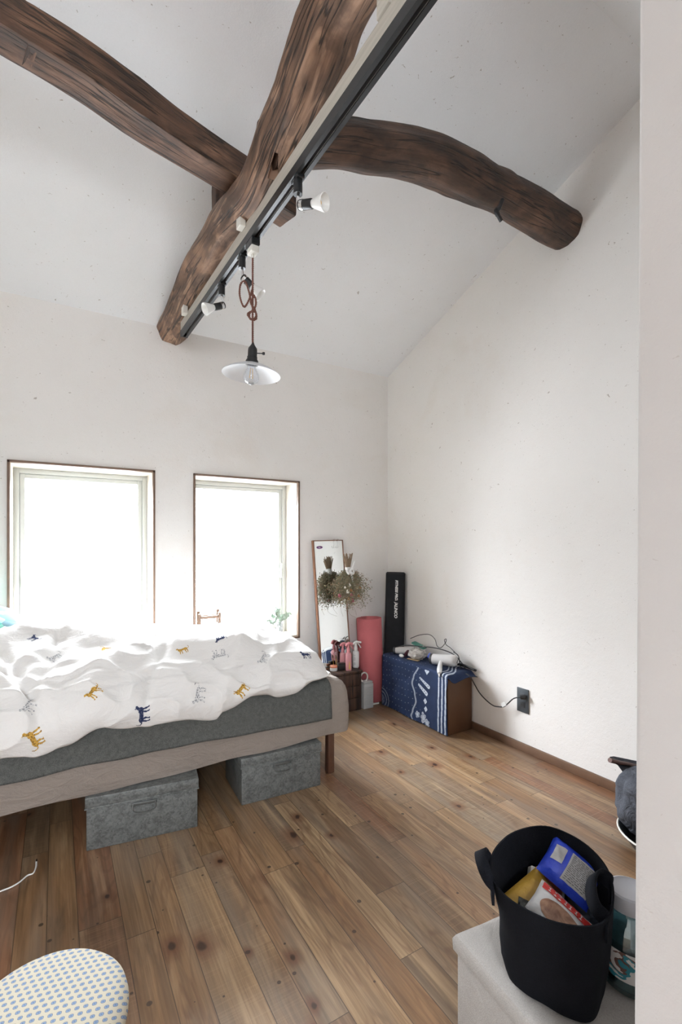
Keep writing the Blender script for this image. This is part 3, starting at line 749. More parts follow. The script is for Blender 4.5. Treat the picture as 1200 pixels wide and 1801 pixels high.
sd_ = cov.modifiers.new('t', 'SOLIDIFY'); sd_.thickness = .008; sd_.offset = 1 if FLIP else -1
# rolled end tuck
# printed leopards
caps = [((-.26, .02), (.20, .05), .095), ((-.30, .04), (-.22, .06), .11), ((.20, .06), (.27, .04), .10), ((-.30, .10), (-.40, .20), .065), ((-.42, .22), (-.47, .215), .058), ((-.38, .29), (-.39, .30), .02),
        ((-.28, -.02), (-.30, -.22), .042), ((-.30, -.22), (-.34, -.34), .030), ((-.34, -.345), (-.38, -.35), .022), ((-.18, -.02), (-.13, -.20), .040), ((-.13, -.2), (-.15, -.34), .028), ((-.15, -.345), (-.19, -.35), .022),
        ((.18, -.02), (.15, -.17), .050), ((.15, -.17), (.19, -.34), .028), ((.19, -.345), (.15, -.35), .022), ((.28, -.02), (.33, -.18), .046), ((.33, -.18), (.31, -.34), .028), ((.31, -.345), (.27, -.35), .022),
        ((.32, .08), (.42, .02), .026), ((.42, .02), (.50, .08), .022), ((.50, .08), (.52, .20), .020), ((.52, .20), (.47, .26), .018)]
def sdf(x, y):
    m = 9
    for (a, b, r) in caps:
        dx, dy = b[0]-a[0], b[1]-a[1]; t = max(0, min(1, ((x-a[0])*dx+(y-a[1])*dy)/(dx*dx+dy*dy+1e-9)))
        m = min(m, math.hypot(x-a[0]-dx*t, y-a[1]-dy*t)-r)
    return m
NX, NY = 74, 50
cells = []
for i in range(NX):
    for j in range(NY):
        x, y = -.56+1.14*(i+.5)/NX, -.40+.74*(j+.5)/NY
        if sdf(x, y) < 0:
            sp = nz(x*17, y*17, 1.0) > .22 or (abs(nz(x*11+3, y*11, 4)) < .05)
            cells.append((i, j, sp))
def leopard_mats(name, base, spot):
    return [fabric(name, base, .1), fabric(name+'_spots', spot, .1)]
LM = {'y': leopard_mats('ochre_print', (.60, .36, .08), (.20, .11, .03)), 'n': leopard_mats('navy_print', (.022, .032, .085), (.10, .11, .17)), 'g': leopard_mats('pale_grey_print', (.66, .65, .64), (.16, .17, .19))}
O = Vector((0, 0, 1.1))
def leopard(px, py, size, ang, col, flip=1):
    """ang: direction of the animal's back (from tail to head), degrees anticlockwise from the picture's right"""
    d = ray(px, py).normalized(); hit = bvh.ray_cast(O, d)
    if hit[0] is None: return
    P, Nn = hit[0], hit[1]
    if Nn.dot(d) > 0: Nn = -Nn
    a = math.radians(ang); h2 = bvh.ray_cast(O, ray(px+3*math.cos(a), py-3*math.sin(a)).normalized())
    hd = (h2[0]-P) if h2[0] is not None and (h2[0]-P).length < .06 else camv(math.cos(a), math.sin(a), 0); hd = (hd-Nn*hd.dot(Nn)).normalized(); up = Nn.cross(hd)*flip
    bm = BM(); vv = {}
    def vert(i, j):
        if (i, j) in vv: return vv[i, j]
        x, y = -.56+1.14*i/NX, -.40+.74*j/NY
        q = P-hd*x*size+up*y*size
        nr = bvh.find_nearest(q, .08)
        if nr[0] is not None:
            n2 = nr[1] if nr[1].dot(Nn) > 0 else -nr[1]; q = nr[0]+n2*.0012
        vv[i, j] = bm.verts.new(q); return vv[i, j]
    for i, j, sp in cells:
        f = bm.faces.new((vert(i, j), vert(i+1, j), vert(i+1, j+1), vert(i, j+1))); f.material_index = 1 if sp else 0

    o = obj('printed_leopard', bm, LM[col], dv, world=True, angle=180)
    return o
class _B: pass
for a in ((61, 1123, .055, 155, 'n', -1), (162, 1217, .075, 228, 'y', -1), (250, 1258, .078, 92, 'n', 1), (60, 1300, .078, 122, 'y', 1), (183, 1143, .07, 215, 'y', -1), (50, 1241, .07, 238, 'g', -1), (97, 1157, .07, 210, 'g', -1),
          (349, 1221, .075, 264, 'g', -1), (425, 1212, .072, 232, 'y', -1), (464, 1157, .07, 248, 'g', -1), (386, 1152, .07, 190, 'g', 1), (538, 1152, .060, 178, 'n', -1), (388, 1123, .05, 200, 'n', 1), (322, 1143, .05, 200, 'y', -1),
          (-40, 1200, .07, 230, 'n', 1)):
    leopard(*a)
# pillow
m_pillow = NT('teal_patterned_cotton'); _c = m_pillow.coord()
_v = m_pillow.n('ShaderNodeTexVoronoi', {'Vector': _c, 'Scale': 22}); _s = m_pillow.n('ShaderNodeSeparateColor', {0: _v.outputs['Color']}).outputs[0]
m_pillow = m_pillow.fin(m_pillow.ramp(_s, [(0, (.05, .33, .27)), (.35, (.22, .55, .45)), (.62, (.72, .80, .76)), (.85, (.10, .20, .24))], 'CONSTANT'), .9)
bm = BM()
def pill(u, v):
    a, b = u*2-1, v*2-1; t = (1-abs(a)**3.2)*(1-abs(b)**3.2); return (a*.32*(1-.05*(1-abs(b))**0), b*.21, t**.45)
Vt = grid(bm, 33, 25, lambda u, v: Vector(pill(u, v)) * 1)
for v in list(bm.verts): v.co.z = v.co.z*.085
g2 = bmesh.ops.duplicate(bm, geom=bm.faces[:]+bm.verts[:]+bm.edges[:])
for e in g2['geom']:
    if isinstance(e, bmesh.types.BMVert): e.co.z *= -1
bmesh.ops.remove_doubles(bm, verts=bm.verts, dist=1e-4)
o = obj('pillow', bm, m_pillow); o.location = (-.43, 2.64, .742); o.rotation_euler = (.12, .1, .15)
tag(o, 'teal and white patterned pillow at the left end of the bed behind the duvet', 'pillow')

# ------------------------------------------------------------------ zinc boxes under the bed
m_zinc = NT('galvanised_zinc'); _c = m_zinc.coord()
_v = m_zinc.n('ShaderNodeTexVoronoi', {'Vector': m_zinc.n('ShaderNodeVectorMath', {0: _c, 1: m_zinc.n('ShaderNodeVectorMath', {0: m_zinc.noise(_c, 40, 2, .5, 0, 1), 1: (.02, .02, .02)}, operation='MULTIPLY').outputs[0]}, operation='ADD').outputs[0], 'Scale': 170})
_s = m_zinc.n('ShaderNodeSeparateColor', {0: _v.outputs['Color']}).outputs[0]
m_zinc = m_zinc.fin(m_zinc.ramp(m_zinc.M('ADD', m_zinc.M('MULTIPLY', _s, .3), m_zinc.M('MULTIPLY', m_zinc.noise(_c, 30, 6), .7)), [(.32, (.095, .100, .096)), (.66, (.185, .195, .188))]), m_zinc.M('ADD', .42, m_zinc.M('MULTIPLY', _s, .15)), .25)
def zinc_box(x0, y0, x1, y1, h, dep, lab):
    ang = math.atan2(y1-y0, x1-x0); L = math.hypot(x1-x0, y1-y0)
    root = thing('metal_storage_box', lab, 'storage box', ((x0+x1)/2, (y0+y1)/2, 0), ang, 'zinc boxes under the bed')
    lh = .042; w = L/2
    bm = BM(); box(bm, -w, w, 0, dep, 0, h-.004, .003); obj('box_body', bm, m_zinc, root)
    bm = BM(); box(bm, -w-.004, w+.004, -.004, dep+.004, h-lh, h, .003); box(bm, -w-.006, w+.006, -.006, dep+.006, h-lh, h-lh+.005, .002); obj('lid', bm, m_zinc, root)
    bm = BM(); box(bm, -.045, .045, -.0075, -.002, h-lh-.018, h-lh-.006, .002)
    P = spline([(-.038, -.008, h-lh-.010), (-.040, -.014, h-lh-.030), (-.024, -.018, h-lh-.040), (.0, -.018, h-lh-.042), (.024, -.018, h-lh-.040), (.040, -.014, h-lh-.030), (.038, -.008, h-lh-.010)], 5)
    tube(bm, P, .0025, 8); obj('bail_handle', bm, m_zinc2, root)
m_zinc2 = simple('dark_zinc', (.13, .135, .13), .45, .6)
zinc_box(.090, 1.922, .469, 1.868, .191, .27, 'grey galvanised metal box with lid under the bed, the left one nearest the viewer')
zinc_box(.665, 1.922, 1.030, 1.902, .196, .27, 'grey galvanised metal box with wire handle beside the dark bed leg')

# ------------------------------------------------------------------ things on the far sill
bm = BM()
tx, ty, tz = 0, 0, WIN[1][2]+.018
P0 = at(366, 1098, Y=YB+.10)
root = thing('wooden_stand', 'small brown wooden stand with four posts on the right-hand window sill', 'stand', (P0.x, YB+.10, tz))
for sx, sy, h in ((-.062, -.035, .082), (.062, -.035, .084), (-.050, .04, .090), (.072, .04, .096)):
    bm = BM(); box(bm, sx-.008, sx+.008, sy-.008, sy+.008, 0, h+.098, .002); obj('post', bm, m_trim, root)
for cb in ((-.054, .054, -.042, -.030, .148, .166), (-.042, .064, .034, .046, .148, .162), (-.054, .054, -.042, -.030, .040, .056)):
    bm = BM(); box(bm, *cb, .002); obj('crossbar', bm, m_trim, root)
bm = BM(); box(bm, -.052, .060, -.030, .036, .110, .116, .001); obj('shelf', bm, m_trim, root)
# eucalyptus in a glass vase
m_leaf = simple('dusty_green_leaf', (.30, .37, .31), .7, 0, .3, 40)
P0 = at(492, 1090, Y=YB+.09)
root = thing('glass_vase', 'clear glass vase holding eucalyptus on the right-hand window sill', 'vase', (P0.x, YB+.09, tz))
bm = BM(); lathe(bm, [(.0001, .002), (.026, .002), (.030, .010), (.030, .060), (.024, .075), (.027, .082), (.025, .082), (.022, .075), (.028, .060), (.028, .012), (.0001, .006)], 24); obj('vase_glass', bm, m_opal, root)
sp = thing('eucalyptus_sprigs', 'pale green eucalyptus sprigs standing in the glass vase', 'plant', (P0.x, YB+.09, tz+.01))
bs, bl = BM(), BM()
def leaf(bm, p, d, n, L, W):
    d = d.normalized(); s_ = d.cross(n).normalized(); m = p+d*L*.5
    v = [bm.verts.new(q) for q in (p, m+s_*W/2+n*L*.05, p+d*L, m-s_*W/2+n*L*.05)]; bm.faces.new(v)
    v2 = [bm.verts.new(q) for q in (p+d*L*.2+s_*W*.33, p+d*L*.2-s_*W*.33)]
def rleaf(bm, p, r, n):
    n = n.normalized(); u = n.orthogonal().normalized(); w_ = n.cross(u)
    c = bm.verts.new(p+n*r*.15); R = [bm.verts.new(p+(u*math.cos(2*PI*k/8)+w_*math.sin(2*PI*k/8))*r*(1 if k else 1.25)) for k in range(8)]
    for k in range(8): bm.faces.new((c, R[k], R[(k+1) % 8]))
for (dx, dy, h) in ((.085, .02, .115), (-.03, .0, .15), (.0, .03, .165), (-.085, -.02, .09), (.04, -.03, .13), (-.05, .03, .12), (.03, .03, .11)):
    P = spline([(0, 0, .0), (dx*.15, dy*.2, .08), (dx*.6, dy*.6, h*.85), (dx, dy, h)], 6); tube(bs, P, .0012, 5)
    for q in P[9:]:
        for _ in range(2):
            rleaf(bl, q+Vector((random.uniform(-.010, .010), random.uniform(-.010, .010), random.uniform(-.008, .008))), random.uniform(.006, .010), Vector((random.uniform(-1, 1), -1, random.uniform(-.6, .8))))
obj('stems', bs, m_leaf, sp); obj('leaves', bl, m_leaf, sp)

# ------------------------------------------------------------------ cabinet, mirror and toiletries
m_cab = old_wood('dark_cabinet_wood', (.035, .018, .012), (.075, .036, .022), (.12, .06, .036), 'Object', (1, 1, 1), .2)
CX0, CX1, CY0, CZ = 1.36, 1.735, 2.625, .262
root = thing('small_cabinet', 'small dark brown wooden drawer chest in the corner beside the bed', 'cabinet', ((CX0+CX1)/2, (CY0+YB-.02)/2, 0)); k = dict(parent=root, world=True)
bm = BM(); box(bm, CX0, CX1, CY0+.008, YB-.015, 0.0, CZ-.014, .003); obj('cabinet_body', bm, m_cab, **k)
bm = BM(); box(bm, CX0-.004, CX1+.004, CY0-.004, YB-.013, CZ-.0138, CZ, .003); obj('cabinet_top', bm, m_cab, **k)
for j in range(3):
    bm = BM(); z0 = .012+j*.079; box(bm, CX0+.012, CX1-.012, CY0-.002, CY0+.0075, z0, z0+.072, .003); d_ = obj('drawer', bm, m_cab, **k)
    bm = BM(); lathe(bm, [(.0001, .018), (.008, .016), (.009, .010), (.004, .004), (.004, 0)], 14, Matrix.Translation(((CX0+CX1)/2, CY0-.002, z0+.036)) @ Matrix.Rotation(PI/2, 4, 'X')); obj('drawer_knob', bm, m_brass, parent=d_, world=True)
# mirror
mt = NT('silvered_mirror'); m_mirror = mt.fin((.90, .93, .93), .02, 1)
m_mframe = simple('reddish_wood_frame', (.22, .10, .055), .45, 0, .25, 30)
MB = Vector((1.615, 2.765, CZ)); mh = .865; mw = .238
ty_, roll = math.atan2(.085, mh), math.radians(1.2)
root = thing('standing_mirror', 'tall narrow mirror with thin brown frame leaning on the far wall', 'mirror', MB); root.rotation_euler = (-ty_, -roll, 0)
bm = BM(); w2 = mw/2; t = .010
box(bm, -w2, -w2+t, -.012, .012, 0, mh, .002); box(bm, w2-t*.5, w2, -.012, .012, 0, mh, .002); box(bm, -w2+t, w2-t*.5, -.012, .012, 0, .008, .002); box(bm, -w2+t, w2-t*.5, -.012, .012, mh-.006, mh, .002)
obj('mirror_frame', bm, m_mframe, root)
bm = BM(); box(bm, -w2+t, w2-t*.5, -.006, .004, .008, mh-.006); obj('mirror_glass', bm, m_mirror, root, smooth=False)
bm = BM(); box(bm, -w2+t, w2-t*.5, .0045, .009, .008, mh-.006); obj('backing_board', bm, m_darkwood, root, smooth=False)
bm = BM(); box(bm, -w2+.022, -w2+.045, -.0068, -.006, .018, .045); obj('sticker', bm, m_ivory, root, smooth=False)['label'] = 'small pale sticker at the foot of the glass'
M_mir = Matrix.Translation(MB) @ root.rotation_euler.to_matrix().to_4x4()
bm = BM()
for dx in (.052, .080):
    P = [M_mir @ Vector((dx+a_, -.016, mh+b_)) for a_, b_ in ((0, .004), (0, -.020), (-.002, -.045), (-.010, -.055), (-.018, -.048), (-.017, -.040))]
    P = [M_mir @ Vector((dx, .014, mh+.003))]+P; tube(bm, spline(P, 5), .0012, 6)
o = obj('wire_hooks', bm, m_chrome); tag(o, 'pair of thin wire hooks over the top of the leaning mirror', 'hook')
m_purple = simple('purple_band', (.20, .06, .22), .7)
bm = BM(); c0 = M_mir @ Vector((-.068, -.010, mh-.048)); tube(bm, [c0+Vector((.017*math.cos(a_), -.002, .006*math.sin(a_))) for a_ in [2*PI*i/20 for i in range(20)]], .0035, 8, closed=True)
o = obj('hair_tie', bm, m_purple); tag(o, 'purple hair tie near the top left of the mirror', 'hair tie')
# dried bouquet
bq = at(612, 1003, Y=2.695)
root = thing('dried_bouquet', 'dried flower bouquet with a white ribbon hanging head-down by the mirror', 'bouquet', bq)
m_dry = NT('dried_leaves'); _o = m_dry.n('ShaderNodeNewGeometry').outputs['Random Per Island']
m_dry = m_dry.fin(m_dry.ramp(_o, [(0, (.10, .12, .07)), (.25, (.22, .21, .12)), (.5, (.30, .25, .15)), (.7, (.16, .17, .12)), (.85, (.36, .29, .20)), (1, (.30, .14, .08))]), .9)
m_dry2 = simple('dry_stems', (.24, .17, .11), .9, 0, .4, 60)
bs, bl = BM(), BM()
for i in range(46):                                        # cut stalks above the ribbon
    a = random.uniform(-.5, .5); L = random.uniform(.07, .115); tip = Vector((math.sin(a)*L*.75, random.uniform(-.02, .02), L))
    cyl(bs, Vector((a*.015, random.uniform(-.01, .01), -.01)), tip, .0022, .0024, 6)
for i in range(210):
    a = random.gauss(0, .43); b = random.gauss(0, .42); L = random.uniform(.07, .262)*(1-.30*abs(a))
    if abs(a) > 1.25: continue
    d = Vector((math.sin(a), math.sin(b)*.55-.1, -math.cos(a)*.95)); e = d*L
    P = spline([(0, 0, -.01), d*L*.4+Vector((math.sin(a)*.02, 0, 0)), e+Vector((0, 0, -.01*abs(a)))], 5); tube(bs, P, .0008, 4)
    for q in P[3:]:
        for _ in range(7):
            off = Vector((random.gauss(0, .011), random.gauss(0, .009), random.gauss(0, .011))); n_ = Vector((random.uniform(-1, 1), -1, random.uniform(-1, 1))).normalized()
            dd = Vector((random.uniform(-1, 1), random.uniform(-.3, .3), random.uniform(-1.2, .4)))
            leaf(bl, q+off, dd, n_, random.uniform(.008, .017), random.uniform(.003, .007))
for v in [v for v in bl.verts if not v.link_faces]: bl.verts.remove(v)
obj('stems', bs, m_dry2, root); o = obj('dried_foliage', bl, m_dry, root, smooth=False)
m_rose = simple('dried_rose', (.36, .10, .13), .85); m_cream = simple('dried_cream', (.78, .74, .66), .85); m_ochre = simple('dried_ochre', (.42, .20, .07), .85)
for (dx, dz, m_, r) in ((-.005, -.150, m_rose, .009), (.003, -.187, m_rose, .010), (-.010, -.120, m_ochre, .008), (-.035, -.125, m_cream, .010), (-.098, -.150, m_rose, .009), (.050, -.160, m_ochre, .008), (-.028, -.175, m_ochre, .008), (.020, -.200, m_cream, .008), (-.020, -.085, m_cream, .008), (.06, -.105, m_ochre, .008), (-.055, -.100, m_cream, .006)):
    bm = BM()
    for q in range(7):
        a = q*2.4; leaf(bm, Vector((dx, -.055, dz)), Vector((math.cos(a)*.5, -.3+.1*q % 2, -1+math.sin(a)*.5)), Vector((math.sin(a), -1, .2)).normalized(), r*2.6, r*1.0)
    for v in [v for v in bm.verts if not v.link_faces]: bm.verts.remove(v)
    bmesh.ops.create_icosphere(bm, subdivisions=2, radius=r*.8, matrix=Matrix.Translation((dx, -.053, dz-.004)) @ Matrix.Diagonal((.8, .7, 1.25, 1)))
    obj('dried_blossom', bm, m_, root)
m_rib = simple('white_satin', (.85, .84, .82), .6)
bm = BM()
def band(P, w_, n_=Vector((0, -1, 0))):
    P = spline(P, 6); A = []
    for i, q in enumerate(P):
        t = (P[min(i+1, len(P)-1)]-P[max(0, i-1)]).normalized(); s_ = t.cross(n_).normalized(); A.append((bm.verts.new(q+s_*w_/2), bm.verts.new(q-s_*w_/2)))
    for a, b in zip(A, A[1:]): bm.faces.new((a[0], a[1], b[1], b[0]))
lathe(bm, [(.018, .022), (.021, .012), (.020, 0), (.022, -.014), (.020, -.026)], 18, Matrix.Scale(.8, 4, Vector((0, 1, 0))))
band([Vector(p) for p in ((.0, -.022, .0), (.012, -.030, -.030), (.020, -.036, -.070), (.028, -.050, -.100))], .015)
band([Vector(p) for p in ((.0, -.022, .0), (.018, -.028, .018), (.028, -.030, .042), (.034, -.030, .062))], .014)
for s_ in (-1, 1): band([Vector(p) for p in ((0, -.024, -.004), (s_*.018, -.040, .010), (s_*.026, -.034, -.004), (s_*.016, -.040, -.020), (0, -.026, -.006))], .016)
o = obj('ribbon', bm, m_rib, root); o.modifiers.new('t', 'SOLIDIFY').thickness = .0008
bm = BM()
for P in (((-.075, -.03, -.20), (-.070, -.03, -.26), (-.055, -.03, -.30)), ((-.03, -.04, -.23), (-.01, -.04, -.285), (.045, -.03, -.315)), ((.02, -.04, -.24), (.035, -.04, -.27), (.050, -.03, -.30))): tube(bm, spline([Vector(p) for p in P], 6), .0006, 5)
obj('trailing_thread', bm, m_dry2, root)
# hanging loop up to the wire hooks
# spray bottles
m_pinkp = simple('pink_plastic', (.56, .20, .22), .4); m_pinkt = simple('pink_clear_plastic', (.62, .28, .30), .25); m_wplast = simple('white_plastic', (.78, .78, .76), .35)
m_print = simple('grey_print', (.12, .12, .12), .6); m_gold = simple('gold_print', (.60, .38, .10), .4)
def spray(px, Yp, m_body, m_head, lab, tilt=0, sq_=False, h=.118, r=.0225, grp=None, lbl=None):
    p = at(px, 1177, Y=Yp); p.z = CZ
    root = thing('spray_bottle', lab, 'spray bottle', p, -.35, grp); root.rotation_euler = (0, tilt, -.35)
    n = 28; bm = BM()
    rr_ = [(.0001, 0), (r*.95, 0), (r, .004), (r, h*.88), (r*.80, h*.97), (r*.45, h), (r*.42, h+.008)]
    rings = lathe(bm, rr_, n)
    if sq_:
        for R in rings:
            for v in R:
                l = math.hypot(v.co.x, v.co.y)
                if l > .015:
                    a = math.atan2(v.co.y, v.co.x); f = (abs(math.cos(a))**5+abs(math.sin(a))**5)**(-.2); v.co.x *= f*.93; v.co.y *= f*.93
    obj('bottle_body', bm, m_body, root)
    bm = BM(); lathe(bm, [(r*.55, h+.002), (r*.55, h+.020), (r*.38, h+.026), (r*.32, h+.040), (.0001, h+.041)], 20)
    Mh = Matrix.Identity(4)
    P = [Vector(q) for q in ((-.016, 0, h+.040), (-.010, 0, h+.052), (.004, 0, h+.058), (.022, 0, h+.056), (.030, 0, h+.054))]
    tube(bm, spline(P, 4), [.007]+[.0085]*9+[.0075]*5+[.006, .005][:2], 10) if False else tube(bm, spline(P, 4), [lerp(.008, .0095, min(1, i/6)) if i < 10 else .0065 for i in range(17)], 10)
    cyl(bm, Vector((0, 0, h+.036)), Vector((0, 0, h+.052)), .0085, n=12)
    hd = obj('trigger_head', bm, m_head, root)
    bm = BM(); tube(bm, spline([Vector(q) for q in ((.013, 0, h+.050), (.022, 0, h+.038), (.030, 0, h+.024), (.036, 0, h+.018))], 4), [.0038]*13, 8); obj('trigger', bm, m_head, parent=hd)
    bm = BM(); cyl(bm, Vector((.030, 0, h+.054)), Vector((.037, 0, h+.0535)), .0072, n=12); obj('nozzle', bm, m_wplast, parent=hd)
    if lbl:
        bm = BM(); s0 = math.pi*1.18
        if lbl == 'lines':
            for z_ in (.022, .027, .032, .050, .055, .060, .065, .070, .080, .085):
                for q in range(5): a = s0+q*.15; v = [bm.verts.new(((r+.0004)*math.cos(a2), (r+.0004)*math.sin(a2), zz)) for a2, zz in ((a, z_), (a+.11, z_), (a+.11, z_+.0016), (a, z_+.0016))]; bm.faces.new(v)
            obj('label_print', bm, m_print, root)
        else:
            v = [bm.verts.new(q) for q in ((-.002, -r*.935-.0006, .010), (.010, -r*.935-.0006, .010), (.006, -r*.935-.0006, .060), (.002, -r*.935-.0006, .060))]; bm.faces.new(v); obj('label_print', bm, m_gold, root)['label'] = 'gold figure printed on the bottle front'
    return root
spray(602, 2.735, m_pinkt, m_pinkp, 'pink spray bottle farther left, standing against the mirror', .03, True, .108, .019)
spray(613, 2.675, m_pinkt, m_pinkp, 'pink square spray bottle in the middle, with a gold figure on it', 0, True, .118, .021, lbl='gold')
spray(626, 2.715, m_wplast, m_wplast, 'white round spray bottle at the right end of the cabinet top', 0, False, .112, .0225, lbl='lines')
m_orange = simple('coral_lid', (.66, .25, .15), .35); m_blkbox = simple('black_lacquer', (.02, .016, .016), .3); m_redc = simple('dark_red_compact', (.20, .03, .03), .35)
p = at(587, 1179, Z=CZ); root = thing('cream_jar', 'small white jar with a coral orange lid on the cabinet', 'jar', p, 0)
bm = BM(); lathe(bm, [(.0001, 0), (.024, 0), (.025, .002), (.025, .020), (.0001, .020)], 28); obj('jar_body', bm, m_wplast, root)
bm = BM(); lathe(bm, [(.0001, .0202), (.0255, .0202), (.026, .022), (.026, .030), (.023, .033), (.0001, .034)], 28); obj('lid', bm, m_orange, root)
p = at(600, 1178, Z=CZ); bm = BM(); box(bm, -.024, .024, -.018, .018, 0, .040, .003); box(bm, -.025, .025, -.019, .019, .040, .046, .002)
o = obj('black_box', bm, m_blkbox); o.location = (p.x, p.y, CZ); o.rotation_euler = (0, 0, -.2); tag(o, 'little black box beside the coral-lidded jar', 'box')
p = at(575, 1172, Z=CZ); root = thing('makeup_compact', 'flat dark red and black compact at the mirror foot', 'compact', (p.x, p.y, CZ))
bm = BM(); lathe(bm, [(.0001, 0), (.028, 0), (.029, .003), (.029, .012), (.0001, .012)], 28); obj('compact_base', bm, m_blkbox, root)
bm = BM(); lathe(bm, [(.0001, .0122), (.028, .0122), (.027, .018), (.0001, .019)], 28); obj('compact_lid', bm, m_redc, root)
p = at(592, 1172, Y=2.742); root = thing('makeup_brush', 'small gold-handled brush standing behind the black box', 'brush', (p.x, p.y, CZ))
bm = BM(); tube(bm, [Vector((0, 0, 0)), Vector((0, 0, .04)), Vector((-.002, .002, .068))], [.004, .0045, .003], 10); obj('brush_handle', bm, m_brass, root)
bm = BM(); tube(bm, [Vector((-.002, .002, .068)), Vector((-.003, .002, .078)), Vector((-.005, .002, .092))], [.0045, .006, .0015], 10); obj('bristles', bm, m_dry2, root)

# corner things on the floor
m_pale = simple('pale_grey_plastic', (.46, .46, .45), .5)
bm = BM(); box(bm, 1.70, 1.90, 2.66, 2.855, 0, .012, .003); o = obj('floor_board', bm, m_ivory); tag(o, 'thin pale board on the floor under the pink yoga mat', 'board')
p = at(644, 1243, Z=0); root = thing('ribbed_box', 'small white ribbed box with a ring handle, tucked between cabinet and pink mat', 'box', (1.785, 2.62, 0.0), 0)
bm = BM(); box(bm, -.038, .038, 0, .06, 0, .165, .004)
for j in range(14): box(bm, -.034, .034, -.0025, .002, .012+j*.010, .018+j*.010, .001)
obj('box_body', bm, m_pale, root)
bm = BM(); box(bm, -.036, .036, .002, .058, .165, .180, .006); obj('box_lid', bm, m_pale, root)
bm = BM(); tube(bm, [Vector((-.018+.028*math.cos(a), .03, .205+.030*math.sin(a))) for a in [2*PI*i/24 for i in range(24)]], .005, 8, closed=True); obj('ring_handle', bm, m_ivory, root)
# pink yoga mat: spiral roll
m_pink = fabric('pink_foam', (.52, .145, .155), .07, 500, .3, .8)
bm = BM(); P = []; turns = 6.0; n = 260
for i in range(n+1):
    t = i/n; a = t*turns*2*PI; r = .020+.070*t; P.append((r*math.cos(a+1.6), r*math.sin(a+1.6)))
HM = .565; th = .0045
rows = []
for (z, dz) in ((0, 0), (.2, 0), (HM, 0)):
    rows.append([bm.verts.new((x, y, z+(0 if z < .5 else .010*math.sin(i*.09)*0+.012*(1-i/n)*0))) for i, (x, y) in enumerate(P)])
for A, B in zip(rows, rows[1:]):
    for i in range(n): bm.faces.new((A[i], A[i+1], B[i+1], B[i]))
mat = obj('yoga_mat', bm, m_pink); mo = mat.modifiers.new('t', 'SOLIDIFY'); mo.thickness = .0085; mo.offset = 0
mat.location = (1.892, 2.742, .014); mat.rotation_euler = (-.025, -.03, 0)
tag(mat, 'rolled pink exercise mat standing upright in the corner', 'exercise mat')
# black carry case
m_case = fabric('black_nylon', (.020, .021, .023), .25, 900, .3, .75)
root = thing('mat_case', 'tall black carry case with white lettering leaning in the corner', 'mat case', (2.052, 2.705, 0)); root.rotation_euler = (0, .02, -.62)
bm = BM(); hw, hd_ = .069, .042; rows = []
for z, s_ in ((0, .88), (.006, .96), (.015, 1), (.3, 1), (.6, 1), (.880, 1), (.891, .97), (.896, .90)):
    row = []
    for k_ in range(36):
        a = 2*PI*k_/36; c_, s2 = math.cos(a), math.sin(a); f = (abs(c_)**4.5+abs(s2)**4.5)**(-1/4.5); row.append(bm.verts.new((c_*f*hw*s_+.002*nz(z*5, a), s2*f*hd_*s_, z)))
    rows.append(row)
for A, B in zip(rows, rows[1:]):
    for i in range(36): bm.faces.new((A[i], A[(i+1) % 36], B[(i+1) % 36], B[i]))
bm.faces.new(rows[0][::-1]); bm.faces.new(rows[-1]); obj('case_body', bm, m_case, root)
bm = BM(); tube(bm, [v.co.copy() if False else Vector((math.cos(a)*(abs(math.cos(a))**4.5+abs(math.sin(a))**4.5)**(-1/4.5)*hw*.985, math.sin(a)*(abs(math.cos(a))**4.5+abs(math.sin(a))**4.5)**(-1/4.5)*hd_*.985, .888)) for a in [2*PI*i/36 for i in range(36)]], .0018, 6, closed=True); obj('piping', bm, m_black2, root)
m_wtext = simple('white_lettering', (.78, .78, .76), .5)
Mt = Matrix.Translation((.012, -hd_-.0012, 0)) @ Matrix.Rotation(PI/2, 4, 'X')
def rot_txt(x, z): return Matrix.Translation((x, -hd_-.0016, z)) @ Matrix.Rotation(PI/2, 4, 'X') @ Matrix.Rotation(-PI/2, 4, 'Z')
SH = Matrix(((1, .22, 0, 0), (0, 1, 0, 0), (0, 0, 1, 0), (0, 0, 0, 1)))
text_mesh('lettering', 'FITNESS PRO.', .0245, m_wtext, root, rot_txt(.006, .770) @ SH, .0012)
text_mesh('lettering', 'ALINCO', .0285, m_wtext, root, rot_txt(.004, .630) @ SH, .0013)
bm = BM(); P = [Vector((x, -hd_-.0018, z)) for x, z in ((-.010, .690), (.010, .684), (.018, .681), (.010, .678), (-.002, .681))]
tube(bm, spline(P, 5), .0013, 6); obj('emblem', bm, m_wtext, root)

# ------------------------------------------------------------------ cloth-covered box
KX0, KY0, KY1, KH = 1.915, 2.015, 2.625, .343
m_boxw = simple('brown_box_wood', (.115, .055, .026), .55, 0, .25, 9)
bm = BM(); box(bm, KX0+.006, XR-.016, KY0, KY1, 0, KH, .003); o = obj('wooden_box', bm, m_boxw)
tag(o, 'brown wooden box on the floor against the right wall under a blue cloth', 'box')
m_cloth = NT('indigo_resist_cloth'); _a = m_cloth.n('ShaderNodeAttribute', attribute_name='dye'); _n = m_cloth.noise(m_cloth.coord(), 14, 4); _n2 = m_cloth.noise(m_cloth.coord(), 700, 2)
_blue = m_cloth.mix(_n, (.006, .013, .040), (.012, .032, .098))
m_cloth = m_cloth.fin(m_cloth.mix(m_cloth.M('MULTIPLY', _a.outputs['Fac'], .85), _blue, (.62, .68, .76)), .9, 0, m_cloth.bump(_n2, .25, .001))
bm = BM(); dye = bm.verts.layers.float.new('dye')
TW = XR-.02-KX0                        # width of the top
front = lambda px, py: at(px, py, X=KX0-.004)
